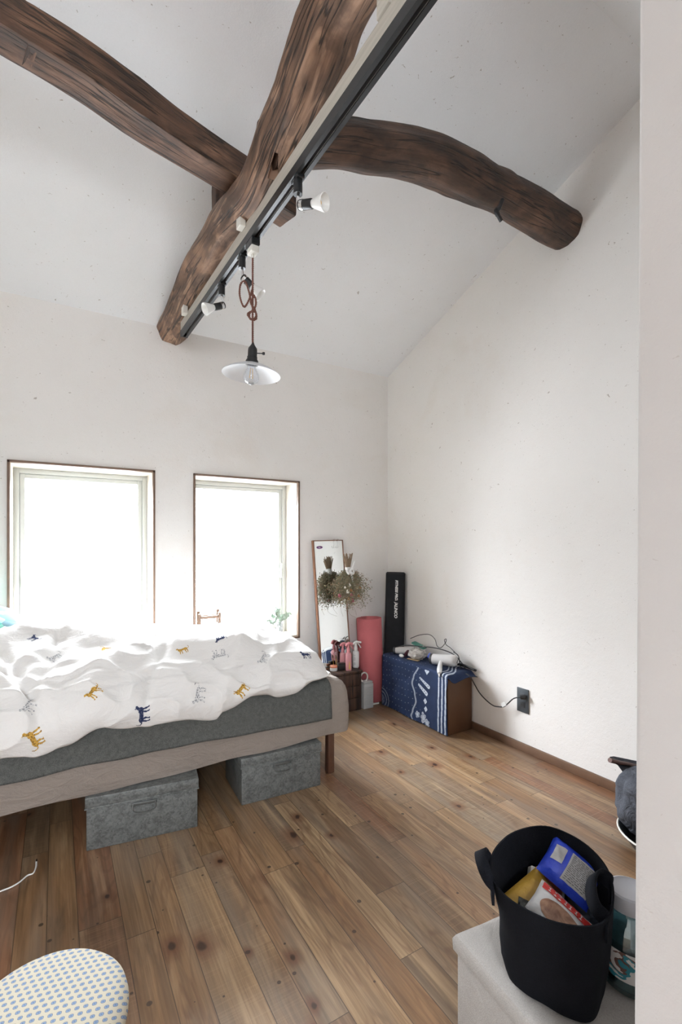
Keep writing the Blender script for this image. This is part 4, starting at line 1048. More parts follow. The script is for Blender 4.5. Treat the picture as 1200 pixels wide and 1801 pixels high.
wavy = [front(*q) for q in ((737, 1172), (729, 1190), (727, 1200), (731, 1220), (733, 1233), (728, 1250), (726, 1258), (728, 1264))]
wv = sorted([(q.z, q.y) for q in wavy]); wz, wy = [a for a, _ in wv], [b for _, b in wv]
strY = [front(px, 1230).y for px in (773, 779, 785)]
dia = [(front(752, 1180), .020), (front(749, 1233), .016), (front(750, 1247), .016)]
pods = [((740, 1192), (755, 1208), .011), ((738, 1204), (751, 1220), .012)]
pods = [(front(*a), front(*b), r) for a, b, r in pods]
fl = [(front(736, 1256), .020, .9), (front(746, 1262), .026, .7), (front(753, 1272), .022, .8)]
rings_ = front(672, 1245)
def paint(y, z, s):
    """dye resist: y along the box, z height on the front, s metres up the cloth from the hem"""
    v = 0
    onf = z < KH-.004
    if onf:
        yy = interp(z, wz, wy)
        if abs(y-yy) < .0065: v = max(v, .55)
        for c, r in dia:
            d = abs(y-c.y)/1.0+abs(z-c.z)*.85
            if d < r: v = 1 if d > r*.25 or (y-c.y)*(z-c.z) > 0 else .2
        for a, b, r in pods:
            dy, dz = b.y-a.y, b.z-a.z; t = ((y-a.y)*dy+(z-a.z)*dz)/(dy*dy+dz*dz)
            if -.15 < t < 1.15:
                t2 = max(0, min(1, t)); d = math.hypot(y-a.y-dy*t2, z-a.z-dz*t2); rr_ = r*(.55+.55*t2)
                if d < rr_: v = 1 if d > rr_*.35 or int(t2*9) % 2 else .25
        for c, r, q in fl:
            d = math.hypot((y-c.y), (z-c.z)*q)
            a = math.atan2(z-c.z, y-c.y)
            if d < r*(.85+.15*math.cos(a*5)): v = .25 if abs(math.sin(a*2.5)) < .12 or abs(d-r*.55) < .0015 else .9
        d = math.hypot(y-KY1-.01, z-.045)
        if .070 < d < .078 or .048 < d < .056 or (d < .035 and int(d*300) % 2): v = max(v, .30)
    for sy in strY:
        if abs(y-sy-(.10*sm(.2, 1, (s-.36)/TW) if s > .36 else 0)) < .0052: v = max(v, .75 if int(s*260) % 2 else .9)
    if y > 2.24:                                            # scattered dots in rows
        gx, gz = y/.034, s/.042; ix, iz = round(gx), round(gz)
        ox, oz = .3*nz(ix*3.1, iz*1.7), .3*nz(ix*1.9, iz*4.3)
        if math.hypot((gx-ix-ox)*.034, (gz-iz-oz)*.042) < .0024: v = max(v, .55)
    return v
NU, NV = 280, 230
Ltot = KH+.012+TW
def cloth_pt(u, v):
    s = v*Ltot                                             # 0 = front hem, going up and over to the wall
    over = interp(s, [0, .25, KH-.02, KH+.05, Ltot], [.012, .000, .014, .045, .062])
    y0 = KY0-over; y = lerp(KY1+.008, y0, u)
    wob = .006*nz(y*5, s*4, 2)+.003*nz(y*14, s*9)
    if s < KH-.015:
        z = .006+s; x = KX0-.006-abs(wob)*1.2-.006*(1-s/KH)*(.5+.5*math.sin(y*22))
    elif s < KH+.025:
        a = (s-KH+.015)/.04*PI/2; x = KX0-.006+.018*(1-math.cos(a))-abs(wob)*(1-a/PI*2); z = KH-.009+.015*math.sin(a)
    else:
        x = KX0+.012+(s-KH-.025); z = KH+.006+abs(wob)*.5
    d = KY0-y                                              # drooping flap past the near end
    if d > -.012 and s > KH-.03:
        q = sm(-.012, .06, d); z -= q*.050*(sm(KH-.03, KH+.03, s))*(.75+.35*math.sin(s*22))+0
        y += q*.012
    x = min(x, XR-.018)
    return (x, y, z), paint(y, z, s)
V = []
for i in range(NU):
    row = []
    for j in range(NV):
        p_, d_ = cloth_pt(i/(NU-1), j/(NV-1)); vv_ = bm.verts.new(p_); vv_[dye] = d_; row.append(vv_)
    V.append(row)
for i in range(NU-1):
    for j in range(NV-1): bm.faces.new((V[i][j], V[i+1][j], V[i+1][j+1], V[i][j+1]))
o = obj('patterned_cloth', bm, m_cloth, angle=180); mo = o.modifiers.new('t', 'SOLIDIFY'); mo.thickness = .003; mo.offset = 0
tag(o, 'indigo cloth with white stripes and leaf motifs draped over the wooden box', 'cloth')

# hair tools on the cloth
TZ = KH+.012
m_wgl = simple('pearly_white_plastic', (.68, .67, .66), .25); m_dgrey = simple('dark_grey_plastic', (.05, .055, .06), .4); m_plum = simple('plum_plastic', (.075, .022, .035), .4)
def topp(px, py, z=TZ): return at(px, py, Z=z)
def dryer(name, a, b, r0, r1, lab, hpath, mh_=m_wgl, hr=.013):
    """barrel from a (nozzle) to b (intake), handle along hpath"""
    root = thing(name, lab, 'hair dryer', a); k = dict(parent=root, world=True)
    d = (b-a); L = d.length; M = Matrix.Translation(a) @ orient(d)
    bm = BM(); lathe(bm, [(r0*.80, .012), (r0, .012), (r0*1.02, .02), (lerp(r0, r1, .5), L*.5), (r1, L*.82), (r1*.94, L*.94), (r1*.7, L), (.0001, L)], 32, M); obj('barrel', bm, m_wgl, **k)
    bm = BM(); lathe(bm, [(r0*.86, 0), (r0*1.03, .001), (r0*1.05, .016), (r0*.9, .018)], 32, M); lathe(bm, [(.0001, .006), (r0*.9, .006)], 32, M); obj('nozzle', bm, m_dgrey, **k)
    bm = BM(); P = spline(hpath, 6); tube(bm, P, [hr*(.85+.35*math.sin(PI*i/(len(P)-1))) for i in range(len(P))], 14); h = obj('handle', bm, mh_, **k)
    bm = BM(); e = P[-1]; dd = (P[-1]-P[-3]).normalized(); cyl(bm, e-dd*.002, e+dd*.022, .006, .0045, 10); obj('cord_guard', bm, mh_, parent=h, world=True)
    return root
a = at(757, 1162, Y=2.185); b = at(800, 1145, Y=2.075)
a = Vector((1.985, 2.235, TZ+.033)); b = Vector((2.055, 2.085, TZ+.042))
dryer('hair_dryer', a, b, .031, .036, 'white hair dryer with grey nozzle lying on the blue cloth toward its right end', [Vector((1.990, 2.150, TZ+.030)), Vector((1.950, 2.115, TZ+.012)), Vector((1.920, 2.085, TZ+.001)), Vector((1.905, 2.070, TZ-.010))])
a = Vector((1.965, 2.585, TZ+.020)); b = Vector((2.055, 2.470, TZ+.030))
dryer('hair_dryer', a, b, .022, .027, 'white hair dryer with plum handle at the far cloth end beside the black case', [Vector((2.03, 2.50, TZ+.03)), Vector((1.985, 2.47, TZ+.018)), Vector((1.965, 2.46, TZ+.012))], m_plum, .011)
bm = BM(); cyl(bm, Vector((1.945, 2.61, TZ+.016)), Vector((1.925, 2.635, TZ+.004)), .012, .008, 12)
bm.free()
# plastic pouch, white egg, teal case, comb
m_pouch = NT('crumpled_clear_film'); _c = m_pouch.coord()
m_pouch = m_pouch.fin(m_pouch.mix(m_pouch.noise(_c, 30, 4), (.36, .32, .28), (.72, .70, .67)), .25, 0, m_pouch.bump(m_pouch.noise(_c, 45, 4, .6, 1), 1, .01))
bm = BM(); bmesh.ops.create_uvsphere(bm, u_segments=48, v_segments=28, radius=1)
for v in bm.verts:
    f = 1+.25*nz(*(v.co*2.2))+.10*nz(*(v.co*6)); v.co = Vector((v.co.x*.052*f, v.co.y*.062*f, max(-.030, v.co.z*.034*f)))
o = obj('plastic_pouch', bm, m_pouch); o.location = (2.005, 2.385, TZ+.030); tag(o, 'crumpled clear plastic pouch between the two hair dryers', 'pouch')
bm = BM(); bmesh.ops.create_uvsphere(bm, u_segments=24, v_segments=14, radius=1, matrix=Matrix.Diagonal((.012, .021, .011, 1))); o = obj('egg_brush', bm, m_wplast); o.location = (1.940, 2.468, TZ+.010); tag(o, 'small smooth white oval brush at the cloth edge', 'brush')
m_teal = simple('teal_plastic', (.06, .22, .17), .3)
root = thing('teal_case', 'teal green oblong case lying on top of the plastic pouch', 'case', (2.045, 2.415, TZ+.078), math.radians(-78)); root.rotation_euler = (.1, .25, math.radians(-78))
bm = BM(); box(bm, -.052, .052, -.022, .022, -.008, .004, .008, 3); obj('case_shell', bm, m_teal, root)
bm = BM(); box(bm, -.050, .050, -.0215, .0215, -.014, -.008, .005, 2); obj('case_base', bm, m_wplast, root)
bm = BM(); lathe(bm, [(.0001, .0052), (.007, .0050), (.008, .0038)], 16, Matrix.Translation((.036, 0, .001))); obj('button', bm, m_wplast, root)
bm = BM(); box(bm, -.012, .012, -.045, .045, 0, .003, .001); o = obj('flat_comb', bm, m_brass if False else simple('tan_plastic', (.42, .30, .17), .5)); o.location = (1.960, 2.370, TZ+.000); o.rotation_euler = (0, 0, .2); tag(o, 'flat tan comb sticking out under the plastic pouch', 'comb')
bm = BM(); box(bm, -.010, .010, -.006, .006, 0, .030, .002); o = obj('blue_tag', bm, simple('bright_blue', (.03, .08, .50), .4)); o.location = (2.0, 2.272, TZ+.030); o.rotation_euler = (.4, .2, .3); tag(o, 'tiny bright blue clip beside the nozzle of the near hair dryer', 'clip')
# black straightener at right top corner of cloth
root = thing('hair_iron', 'thin dark hair iron resting along the wall end of the blue cloth', 'hair iron', (2.09, 2.05, TZ))
bm = BM(); tube(bm, spline([Vector((2.095, 2.12, TZ+.010)), Vector((2.098, 2.04, TZ+.010)), Vector((2.098, 1.972, TZ+.004))], 5), [.007]*11, 8); obj('iron_arm', bm, m_black2, root, world=True)
bm = BM(); tube(bm, spline([Vector((2.082, 2.12, TZ+.014)), Vector((2.078, 2.05, TZ+.024)), Vector((2.088, 1.975, TZ+.008))], 5), [.005]*11, 8); obj('iron_arm', bm, m_black2, root, world=True)
m_cable = simple('black_cable', (.02, .02, .021), .5)
def cable(name, P, r, lab, m=m_cable, parent=None, n=8):
    bm = BM(); tube(bm, spline(P, n), r, 8); o = obj(name, bm, m, parent, world=parent is not None)
    if parent is None: tag(o, lab, 'cable')
    return o
W = lambda px, py, off=.02: at(px, py, X=XR-off)
cable('power_cable', [W(722, 1123, .10), W(738, 1117, .06), W(755, 1116, .05), W(765, 1124, .05), W(769, 1136, .06), W(776, 1139, .06), W(784, 1130, .04), W(785, 1124, .03), W(782, 1126, .03), W(785, 1134, .03), W(792, 1139, .03), W(802, 1149, .04), W(807, 1155, .06), W(804, 1166, .12)], .0022, 'thin black cable arching above the hair tools and looping by the wall')
cable('dryer_cable', [Vector((1.955, 2.56, TZ+.046)), Vector((1.975, 2.46, TZ+.075)), Vector((2.01, 2.36, TZ+.082)), Vector((2.04, 2.24, TZ+.090)), Vector((2.075, 2.14, TZ+.072)), Vector((2.09, 2.08, TZ+.030)), Vector((2.07, 2.03, TZ+.008))], .0032, 'black cable draped across both hair dryers')
# cable from dryer to the socket
OC = at(921, 1231, X=XR-.004)
Pc = [Vector((2.075, 2.13, TZ+.085)), W(806, 1153, .05), W(809, 1165, .05), W(812, 1182, .06), Vector((2.04, 1.965, TZ-.018)), W(842, 1216, .035), W(855, 1231, .03), W(868, 1241, .03), W(878, 1243, .035), W(886, 1243, .04)]
pl = thing('plug_cable', 'black mains cable from the hair tools to the wall socket', 'cable', Pc[-1]); k = dict(parent=pl, world=True)
bm = BM(); Pq = Pc+[W(893, 1238, .04), W(903, 1229, .036), W(912, 1226.5, .034), W(917, 1226, .030)]; tube(bm, spline(Pq, 8), .0032, 8); obj('cable', bm, m_cable, **k)
bm = BM(); q0 = W(919, 1226.5, .030); cyl(bm, W(915, 1226.2, .032), Vector((XR-.012, q0.y-.006, q0.z)), .010, .013, 14); obj('plug', bm, m_black2, **k)
bm = BM(); q = W(886, 1239, .045); d1 = (W(892, 1236, .045)-W(880, 1242, .045)).normalized(); n1 = Vector((-1, -.2, .1)).normalized(); s1 = d1.cross(n1).normalized(); n1 = s1.cross(d1)
Mx = Matrix((( d1.x, s1.x, n1.x, q.x), (d1.y, s1.y, n1.y, q.y), (d1.z, s1.z, n1.z, q.z), (0, 0, 0, 1))); box(bm, -.016, .016, -.010, .010, -.0006, .0006, 0, 1, Mx); obj('paper_tag', bm, m_wplast, **k)
# wall socket
m_sock = simple('slate_grey_plate', (.060, .070, .080), .45)
Z0, Z1 = at(921, 1253, X=XR-.003).z, at(921, 1211, X=XR-.003).z; Y0_, Y1_ = at(931, 1231, X=XR).y, at(911, 1231, X=XR).y
root = thing('wall_socket', 'dark slate grey double wall socket low on the right wall', 'socket', (XR, (Y0_+Y1_)/2, Z0)); k = dict(parent=root, world=True)
bm = BM(); box(bm, XR-.007, XR, Y0_, Y1_, Z0, Z1, .002); obj('cover_plate', bm, m_sock, **k)
ym = (Y0_+Y1_)/2
for zc in (lerp(Z0, Z1, .33), lerp(Z0, Z1, .67)):
    bm = BM(); box(bm, XR-.0095, XR-.0071, ym-.014, ym+.014, zc-.015, zc+.015, .001); ins = obj('socket_insert', bm, m_dgrey, **k)
    bm = BM()
    for dy in (-.0055, .0055): box(bm, XR-.0102, XR-.0096, ym+dy-.001, ym+dy+.001, zc-.004, zc+.004)
    obj('slots', bm, m_black, parent=ins, world=True, smooth=False)

# ------------------------------------------------------------------ foreground
# ottoman
m_otto = fabric('grey_beige_felt', (.34, .318, .296), .12, 500, .5, 1.0, .25, 5)
OZ = .30; oc = at(797, 1640, Z=OZ)
u1 = Vector((1825*0+sH+cH*((2425-600)/835), cH-sH*((2425-600)/835), 0)).normalized(); v1 = Vector((u1.y, -u1.x, 0))
if v1.y > 0: v1 = -v1
OW, OD = .42, .375
Mo = Matrix(((u1.x, v1.x, 0, oc.x), (u1.y, v1.y, 0, oc.y), (0, 0, 1, 0), (0, 0, 0, 1)))
root = thing('storage_ottoman', 'low grey-beige fabric storage stool in the foreground carrying the black basket', 'ottoman', oc-Vector((0, 0, OZ))); k = dict(parent=root, world=True)
bm = BM(); vs = box(bm, .004, OW-.004, .004, OD-.004, 0, OZ-.032, .010, 3)
bmesh.ops.transform(bm, matrix=Mo, verts=bm.verts); obj('ottoman_body', bm, m_otto, **k)
bm = BM()
def otop(bm):
    n = 24; rows = []
    prof = [(.004, OZ-.038), (0, OZ-.034), (-.001, OZ-.012), (.004, OZ-.003), (.012, OZ), (.03, OZ), (.10, OZ-.001)]
    for ins, z in prof:
        row = []
        for s_ in range(4):
            for i in range(n):
                t = i/n; a, b = [(t, 0), (1, t), (1-t, 1), (0, 1-t)][s_]
                x = ins+a*(OW-2*ins); y = ins+b*(OD-2*ins); row.append(bm.verts.new((x, y, z+.0012*nz(x*20, y*20))))
        rows.append(row)
    N = 4*n
    for A, B in zip(rows, rows[1:]):
        for i in range(N): bm.faces.new((A[i], A[(i+1) % N], B[(i+1) % N], B[i]))
    bm.faces.new(rows[-1]); bm.faces.new(rows[0][::-1])
otop(bm); bmesh.ops.transform(bm, matrix=Mo, verts=bm.verts); obj('ottoman_lid', bm, m_otto, **k)
# basket
m_bask = fabric('black_felt_canvas', (.006, .0065, .009), .3, 600, .4, .95)
bc = Vector((.790, .548, OZ)); rc_ = Vector((.764, .541)); BH = .205
root = thing('fabric_basket', 'black fabric basket with loop handles, full of snack packets, on the ottoman', 'basket', bc); k = dict(parent=root, world=True)
bm = BM(); rows = []; NB = 72
def bask_pt(a, t, ins=0):
    r = lerp(.083, .101, t**.8)-ins; sqp = lerp(4.0, 2.2, sm(0, .6, t)); aa = a-.35
    c_, s_ = math.cos(aa), math.sin(aa); f = (abs(c_)**sqp+abs(s_)**sqp)**(-1/sqp)*lerp(.92, 1, t); r2 = r*f
    cx_, cy2 = lerp(bc.x, rc_.x, t), lerp(bc.y, rc_.y, t)
    dent = .007*nz(math.cos(a)*1.8+3, math.sin(a)*1.8, t*2.5)*(1-.3*t)
    z = OZ+.002+BH*t+(.006*math.sin(a*2+.6)-.020*math.cos(a-math.atan2(-.54, -.76)))*t*t
    return Vector((cx_+(r2+dent)*math.cos(a-.0), cy2+(r2+dent)*math.sin(a-.0), z))
for ins, ts in ((0, [0, .02, .08, .2, .35, .5, .65, .8, .92, .985, 1]), (.003, [1, .985, .9, .7, .5, .3, .1, .03])):
    for t in ts: rows.append([bm.verts.new(bask_pt(2*PI*i/NB, t, ins+(.006 if t == 0 else 0))) for i in range(NB)])
for A, B in zip(rows, rows[1:]):
    for i in range(NB): bm.faces.new((A[i], A[(i+1) % NB], B[(i+1) % NB], B[i]))
bm.faces.new(rows[0][::-1]); bm.faces.new(rows[-1]); obj('basket_body', bm, m_bask, **k)
def strap_loop(a0, a1, hgt, out, wdt=.022):
    bm = BM(); A = bask_pt(a0, .97); B = bask_pt(a1, .97); mid = (A+B)/2; tau = (B-A).normalized(); L_ = (B-A).length
    on = Vector((mid.x-rc_.x, mid.y-rc_.y, 0)); on = (on-tau*on.dot(tau)).normalized(); q = (Vector((0, 0, hgt))+on*out); h = q.length; q.normalize()
    sg = 1 if out > 0 else -1; off = on*(.003*sg)
    P = [A-Vector((0, 0, .028))+off]+[A-Vector((0, 0, .012))+off]+[mid+off-tau*(L_/2)*math.cos(f)*(1+.25*math.sin(f))+q*h*math.sin(f)**.8 for f in [PI*i/8 for i in range(9)]]+[B-Vector((0, 0, .012))+off, B-Vector((0, 0, .028))+off]
    P = spline(P, 4); n_ = len(P); row = []
    pw = tau.cross(q).normalized(); pw = pw if pw.dot(on) > 0 else -pw
    for i, p_ in enumerate(P):
        f = i/(n_-1); e = sm(.10, .30, f)*sm(.90, .70, f); w_ = (tau*(1-e)*(1 if f < .5 else -1)*1.0+pw*e*(1 if f < .5 else 1)).normalized() if 0 else (pw*e+tau*(1-e)).normalized()
        row.append((bm.verts.new(p_+w_*wdt/2), bm.verts.new(p_-w_*wdt/2)))
    for a, b in zip(row, row[1:]): bm.faces.new((a[0], a[1], b[1], b[0]))
    o = obj('handle', bm, m_bask, **k); mo = o.modifiers.new('t', 'SOLIDIFY'); mo.thickness = .0045; mo.offset = 0
angl = lambda px, py: math.atan2(*(lambda q: (q.y-rc_.y, q.x-rc_.x))(at(px, py, Z=OZ+BH)))
aL = angl(870, 1525); aR = angl(1082, 1575); aT = angl(925, 1480)
strap_loop(aL-.26, aL+.26, .030, .018); strap_loop(aR-.42, aR+.36, .020, -.026, .024)
# packets
def pack_mat(name, stops, scale, rough=.3, kind='v'):
    t = NT(name); c = t.coord(); n_ = t.noise(c, scale, 3, .5, .6)
    return t.fin(t.ramp(n_, stops, 'CONSTANT' if kind == 'c' else 'LINEAR'), rough, 0, t.bump(t.noise(c, 60, 4, .6), .6, .004))
m_blue = pack_mat('blue_foil', [(.3, (.015, .035, .42)), (.7, (.04, .09, .62))], 12, .22)
m_silver = pack_mat('silver_grey_foil', [(.3, (.30, .30, .30)), (.7, (.52, .52, .53))], 14, .35)
m_yel = pack_mat('mustard_foil', [(.3, (.30, .17, .02)), (.7, (.48, .29, .05))], 20, .3)
m_redp = simple('red_print', (.50, .03, .025), .35); m_brn = pack_mat('brown_food_print', [(.35, (.20, .09, .05)), (.65, (.42, .24, .15))], 60, .35); m_wpk = simple('white_film', (.62, .62, .62), .35); m_navy = simple('navy_print', (.03, .035, .10), .4)
def pillow_pack(w_, h_, t_, nx=28, ny=22, seed=0, crimp=.06):
    bm = BM(); S = []
    for sgn in (1, -1):
        V_ = []
        for i in range(nx):
            row = []
            for j in range(ny):
                a, b = i/(nx-1)*2-1, j/(ny-1)*2-1
                e = max(0, 1-abs(a)**2.6)*max(0, 1-max(0, (abs(b)-0)/(1-crimp))**2.6) if abs(b) < 1-crimp else 0
                z = sgn*(t_/2*e**.5+.0005)*(1+.18*nz(a*2+seed, b*2, sgn))+.0025*nz(a*5+seed, b*5, 3)
                row.append(bm.verts.new((a*w_/2*(1-.04*(1-abs(b))), b*h_/2, z)))
            V_.append(row)
        for i in range(nx-1):
            for j in range(ny-1): bm.faces.new((V_[i][j], V_[i+1][j], V_[i+1][j+1], V_[i][j+1]))
    bmesh.ops.remove_doubles(bm, verts=bm.verts, dist=.0012); return bm
def on_pack(w0, w1, h0, h1, w_, h_, t_, nx=16, ny=12, seed=0, round_=0, off=.0016):
    """patch of print lying on the top face of a pillow pack"""
    bm = BM(); g_ = []
    for i in range(nx):
        row = []
        for j in range(ny):
            u, v = i/(nx-1), j/(ny-1); U, V2 = u*2-1, v*2-1
            if round_: l = max(abs(U), abs(V2)); r = math.hypot(U, V2); f = (l/r if r else 1); U *= lerp(1, f, round_); V2 *= lerp(1, f, round_)
            x, y = lerp(w0, w1, (U+1)/2), lerp(h0, h1, (V2+1)/2)
            a, b = x/(w_/2), y/(h_/2); e = max(0, 1-abs(a)**2.6)*max(0, 1-(abs(b)/.94)**2.6)
            z = (t_/2*e**.5+.0005)*(1+.18*nz(a*2+seed, b*2, 1))+.0025*nz(a*5+seed, b*5, 3)+off
            row.append(bm.verts.new((x*(1-.04*(1-abs(b))), y, z)))
        g_.append(row)
    for i in range(nx-1):
        for j in range(ny-1): bm.faces.new((g_[i][j], g_[i+1][j], g_[i+1][j+1], g_[i][j+1]))
    return bm
def place(o, c, right, up):
    """orient so that local x = right, y = up, z faces outwards"""
    x = Vector(right).normalized(); y = Vector(up); y = (y-x*y.dot(x)).normalized(); z = x.cross(y)
    o.rotation_euler = Matrix((x, y, z)).transposed().to_euler(); o.location = c
def vdir(r, u, tilt=.6):   # a direction given as right/up in the view, laid on a plane tipped towards the viewer
    return camv(r, u*math.cos(tilt), u*math.sin(tilt))
# blue biscuit bag
c_ = at(1003, 1533, Z=OZ+BH-.030)
root = thing('snack_bag', 'blue and silver snack bag with printed panel, topmost in the black basket', 'snack bag', c_)
place(root, c_, vdir(.72, -.70, .85), vdir(.70, .71, .85))
bw, bh, bt = .098, .080, .052
obj('bag_film', pillow_pack(bw, bh, bt), m_blue, root)
obj('printed_panel', on_pack(-.012, .038, -.031, .022, bw, bh, bt), m_silver, root)
obj('printed_panel', on_pack(-.041, -.021, -.012, .020, bw, bh, bt), m_silver, root)
bm = BM()
for r_ in range(15):
    y = -.028+r_*.0032; x0 = -.009
    while x0 < .030:
        L = random.uniform(.003, .010); x1_ = min(x0+L, .034)
        b2 = on_pack(x0, x1_, y, y+.0012, bw, bh, bt, 3, 2, off=.0024); me_ = bpy.data.meshes.new('t'); b2.to_mesh(me_); b2.free(); bm.from_mesh(me_); bpy.data.meshes.remove(me_); x0 = x1_+.0016
obj('fine_print', bm, m_print, root, smooth=False)
# yellow packet
c_ = at(940, 1594, Z=OZ+.128)
root = thing('snack_bag', 'mustard yellow snack packet with pale writing, at the left inside the basket', 'snack bag', c_)
place(root, c_, vdir(.85, .5, .9), vdir(-.5, .85, .9))
obj('bag_film', pillow_pack(.110, .085, .03, seed=3), m_yel, root)
bm = BM()
for P in (((-.040, -.020), (-.030, .004), (-.036, .012), (-.026, .006), (-.020, -.006)), ((-.034, -.004), (-.024, .0), (-.014, .012)), ((-.014, -.030), (-.006, -.018), (-.010, -.008), (.0, -.014))):
    tube(bm, spline([Vector((x, y, .016)) for x, y in P], 5), .0011, 6)
obj('script_mark', bm, m_wpk, root)
# round bread packet with red band
c_ = at(984, 1612, Z=OZ+.142)
root = thing('snack_bag', 'oval brown snack packet with a red band, in front inside the basket', 'snack bag', c_)
place(root, c_, vdir(.68, -.72, .9), vdir(.74, .66, .9))
pw, ph, pt = .098, .062, .026
obj('bag_film', pillow_pack(pw, ph, pt, seed=6), m_wpk, root)
obj('food_picture', on_pack(-.036, .038, -.024, .010, pw, ph, pt, seed=6, round_=.85), m_brn, root)
obj('red_band', on_pack(-.044, .044, .015, .0275, pw, ph, pt, seed=6), m_redp, root)
bm = BM(); x = -.034
for g_ in range(7):
    for st in ((0, .017, .0045, .0185), (.0005, .0225, .004, .024), (.0018, .017, .0030, .024)):
        b2 = on_pack(x+st[0], x+st[2], st[1], st[3], pw, ph, pt, 2, 2, seed=6, off=.0026); me_ = bpy.data.meshes.new('t'); b2.to_mesh(me_); b2.free(); bm.from_mesh(me_); bpy.data.meshes.remove(me_)
    x += .0088 if g_ % 2 else .0105
obj('band_lettering', bm, m_wpk, root, smooth=False)
# black pouch with white marks, ring of a jar lid, red-white box, grey pouch
c_ = at(945, 1628, Z=OZ+.118); root = thing('snack_bag', 'dark grey pouch with white curls, lowest at the front of the basket', 'snack bag', c_); place(root, c_, vdir(.85, -.4, .8), vdir(.4, .85, .8))
obj('bag_film', pillow_pack(.075, .06, .02, seed=9), simple('charcoal_film', (.05, .05, .045), .4), root)
bm = BM(); tube(bm, spline([Vector((.022+.010*math.cos(a), .004+.012*math.sin(a), .013)) for a in (.6, 1.6, 2.6, 3.6, 4.6)], 5), .0011, 6); tube(bm, spline([Vector(p) for p in ((-.010, -.012, .013), (-.002, .0, .013), (.0, .014, .013))], 5), .0011, 6); obj('curl_mark', bm, m_wpk, root)
c_ = at(921, 1580, Z=OZ+.120); root = thing('glass_jar', 'small jar with a thin gold rim at the left wall of the basket', 'jar', c_-Vector((0, 0, .05)))
bm = BM(); lathe(bm, [(.0001, 0), (.024, 0), (.026, .004), (.026, .045), (.024, .050), (.0001, .048)], 28); obj('jar_body', bm, m_dgrey, root)
bm = BM(); tube(bm, [Vector((.0250*math.cos(a), .0250*math.sin(a), .050)) for a in [2*PI*i/32 for i in range(32)]], .0016, 6, closed=True); obj('gold_rim', bm, m_brass, root)
c_ = at(948, 1553, Z=OZ+.135); root = thing('carton', 'small white carton with a red panel behind the yellow packet in the basket', 'carton', c_); place(root, c_, vdir(.92, -.35, .7), vdir(.3, .93, .7))
bm = BM(); box(bm, -.020, .045, -.035, .022, -.012, .012, .001); obj('carton_body', bm, m_ivory, root)
bm = BM(); box(bm, -.013, .040, -.028, .014, .0122, .0128); obj('red_panel', bm, simple('dull_red', (.28, .07, .04), .5), root)
c_ = at(1035, 1585, Z=OZ+.110); root = tag(obj('snack_bag', pillow_pack(.080, .075, .03, seed=12), simple('dull_olive_film', (.17, .14, .085), .4)), 'dull olive packet under the blue bag in the basket', 'snack bag'); place(root, c_, vdir(.95, -.2, .6), vdir(.2, .95, .6))
c_ = at(1040, 1600, Z=OZ+.120); root = tag(obj('snack_bag', pillow_pack(.055, .050, .02, seed=15), simple('slate_film', (.07, .09, .12), .4)), 'small slate blue packet at the right inside the basket', 'snack bag'); place(root, c_, vdir(.95, .3, .6), vdir(-.3, .95, .6))
bm = BM(); lathe(bm, [(.0001, 0), (.052, 0), (.058, .03), (.062, .075), (.05, .09), (.0001, .095)], 32)
for v in bm.verts: v.co.z += .01*nz(v.co.x*30, v.co.y*30); 
o = obj('paper_bag', bm, simple('brown_paper', (.10, .075, .05), .8)); o.location = (bc.x-.005, bc.y-.002, OZ+.006); tag(o, 'dark brown paper bundle at the bottom of the black basket, beneath the packets', 'paper bundle')
# big glass jar
m_jar = glass('aqua_glass', (.66, .80, .82), .2); m_lid = simple('grey_lid', (.36, .36, .38), .4)
jc = Vector((.902, .474, OZ)); root = thing('glass_jar', 'large pale aqua jar with grey lid, between the basket and the near wall', 'jar', jc)
bm = BM(); lathe(bm, [(.0001, .003), (.045, .003), (.050, .008), (.051, .100), (.046, .122), (.036, .134), (.036, .142), (.033, .142), (.033, .133), (.043, .120), (.048, .098), (.047, .012), (.0001, .008)], 40); obj('jar_glass', bm, m_jar, root)
bm = BM(); lathe(bm, [(.0365, .140), (.039, .141), (.0395, .160), (.037, .166), (.033, .168), (.030, .1665), (.0001, .1665)], 40); obj('lid', bm, m_lid, root)
m_lab = NT('picture_label'); _c = m_lab.coord(); _n = m_lab.noise(m_lab.map(_c, (1, 1, 1.6)), 15, 3, .6, .8)
m_lab = m_lab.fin(m_lab.ramp(_n, [(0, (.50, .48, .46)), (.46, (.02, .16, .20)), (.54, (.10, .05, .04)), (.60, (.48, .46, .44))], 'CONSTANT'), .5)
bm = BM(); lathe(bm, [(.0518, .032), (.0518, .082)], 40); obj('paper_label', bm, m_lab, root)
bm = BM(); lathe(bm, [(.0001, .010), (.044, .010), (.0455, .090), (.0001, .094)], 28); obj('jar_contents', bm, simple('teal_grey_contents', (.16, .19, .19), .8, 0, .5, 60), root)
# cloth bag in a basin at right
m_canvas = fabric('grey_blue_canvas', (.085, .09, .105), .3, 400, .5, .95, .9, 8); m_leather = simple('brown_leather', (.12, .05, .035), .5)

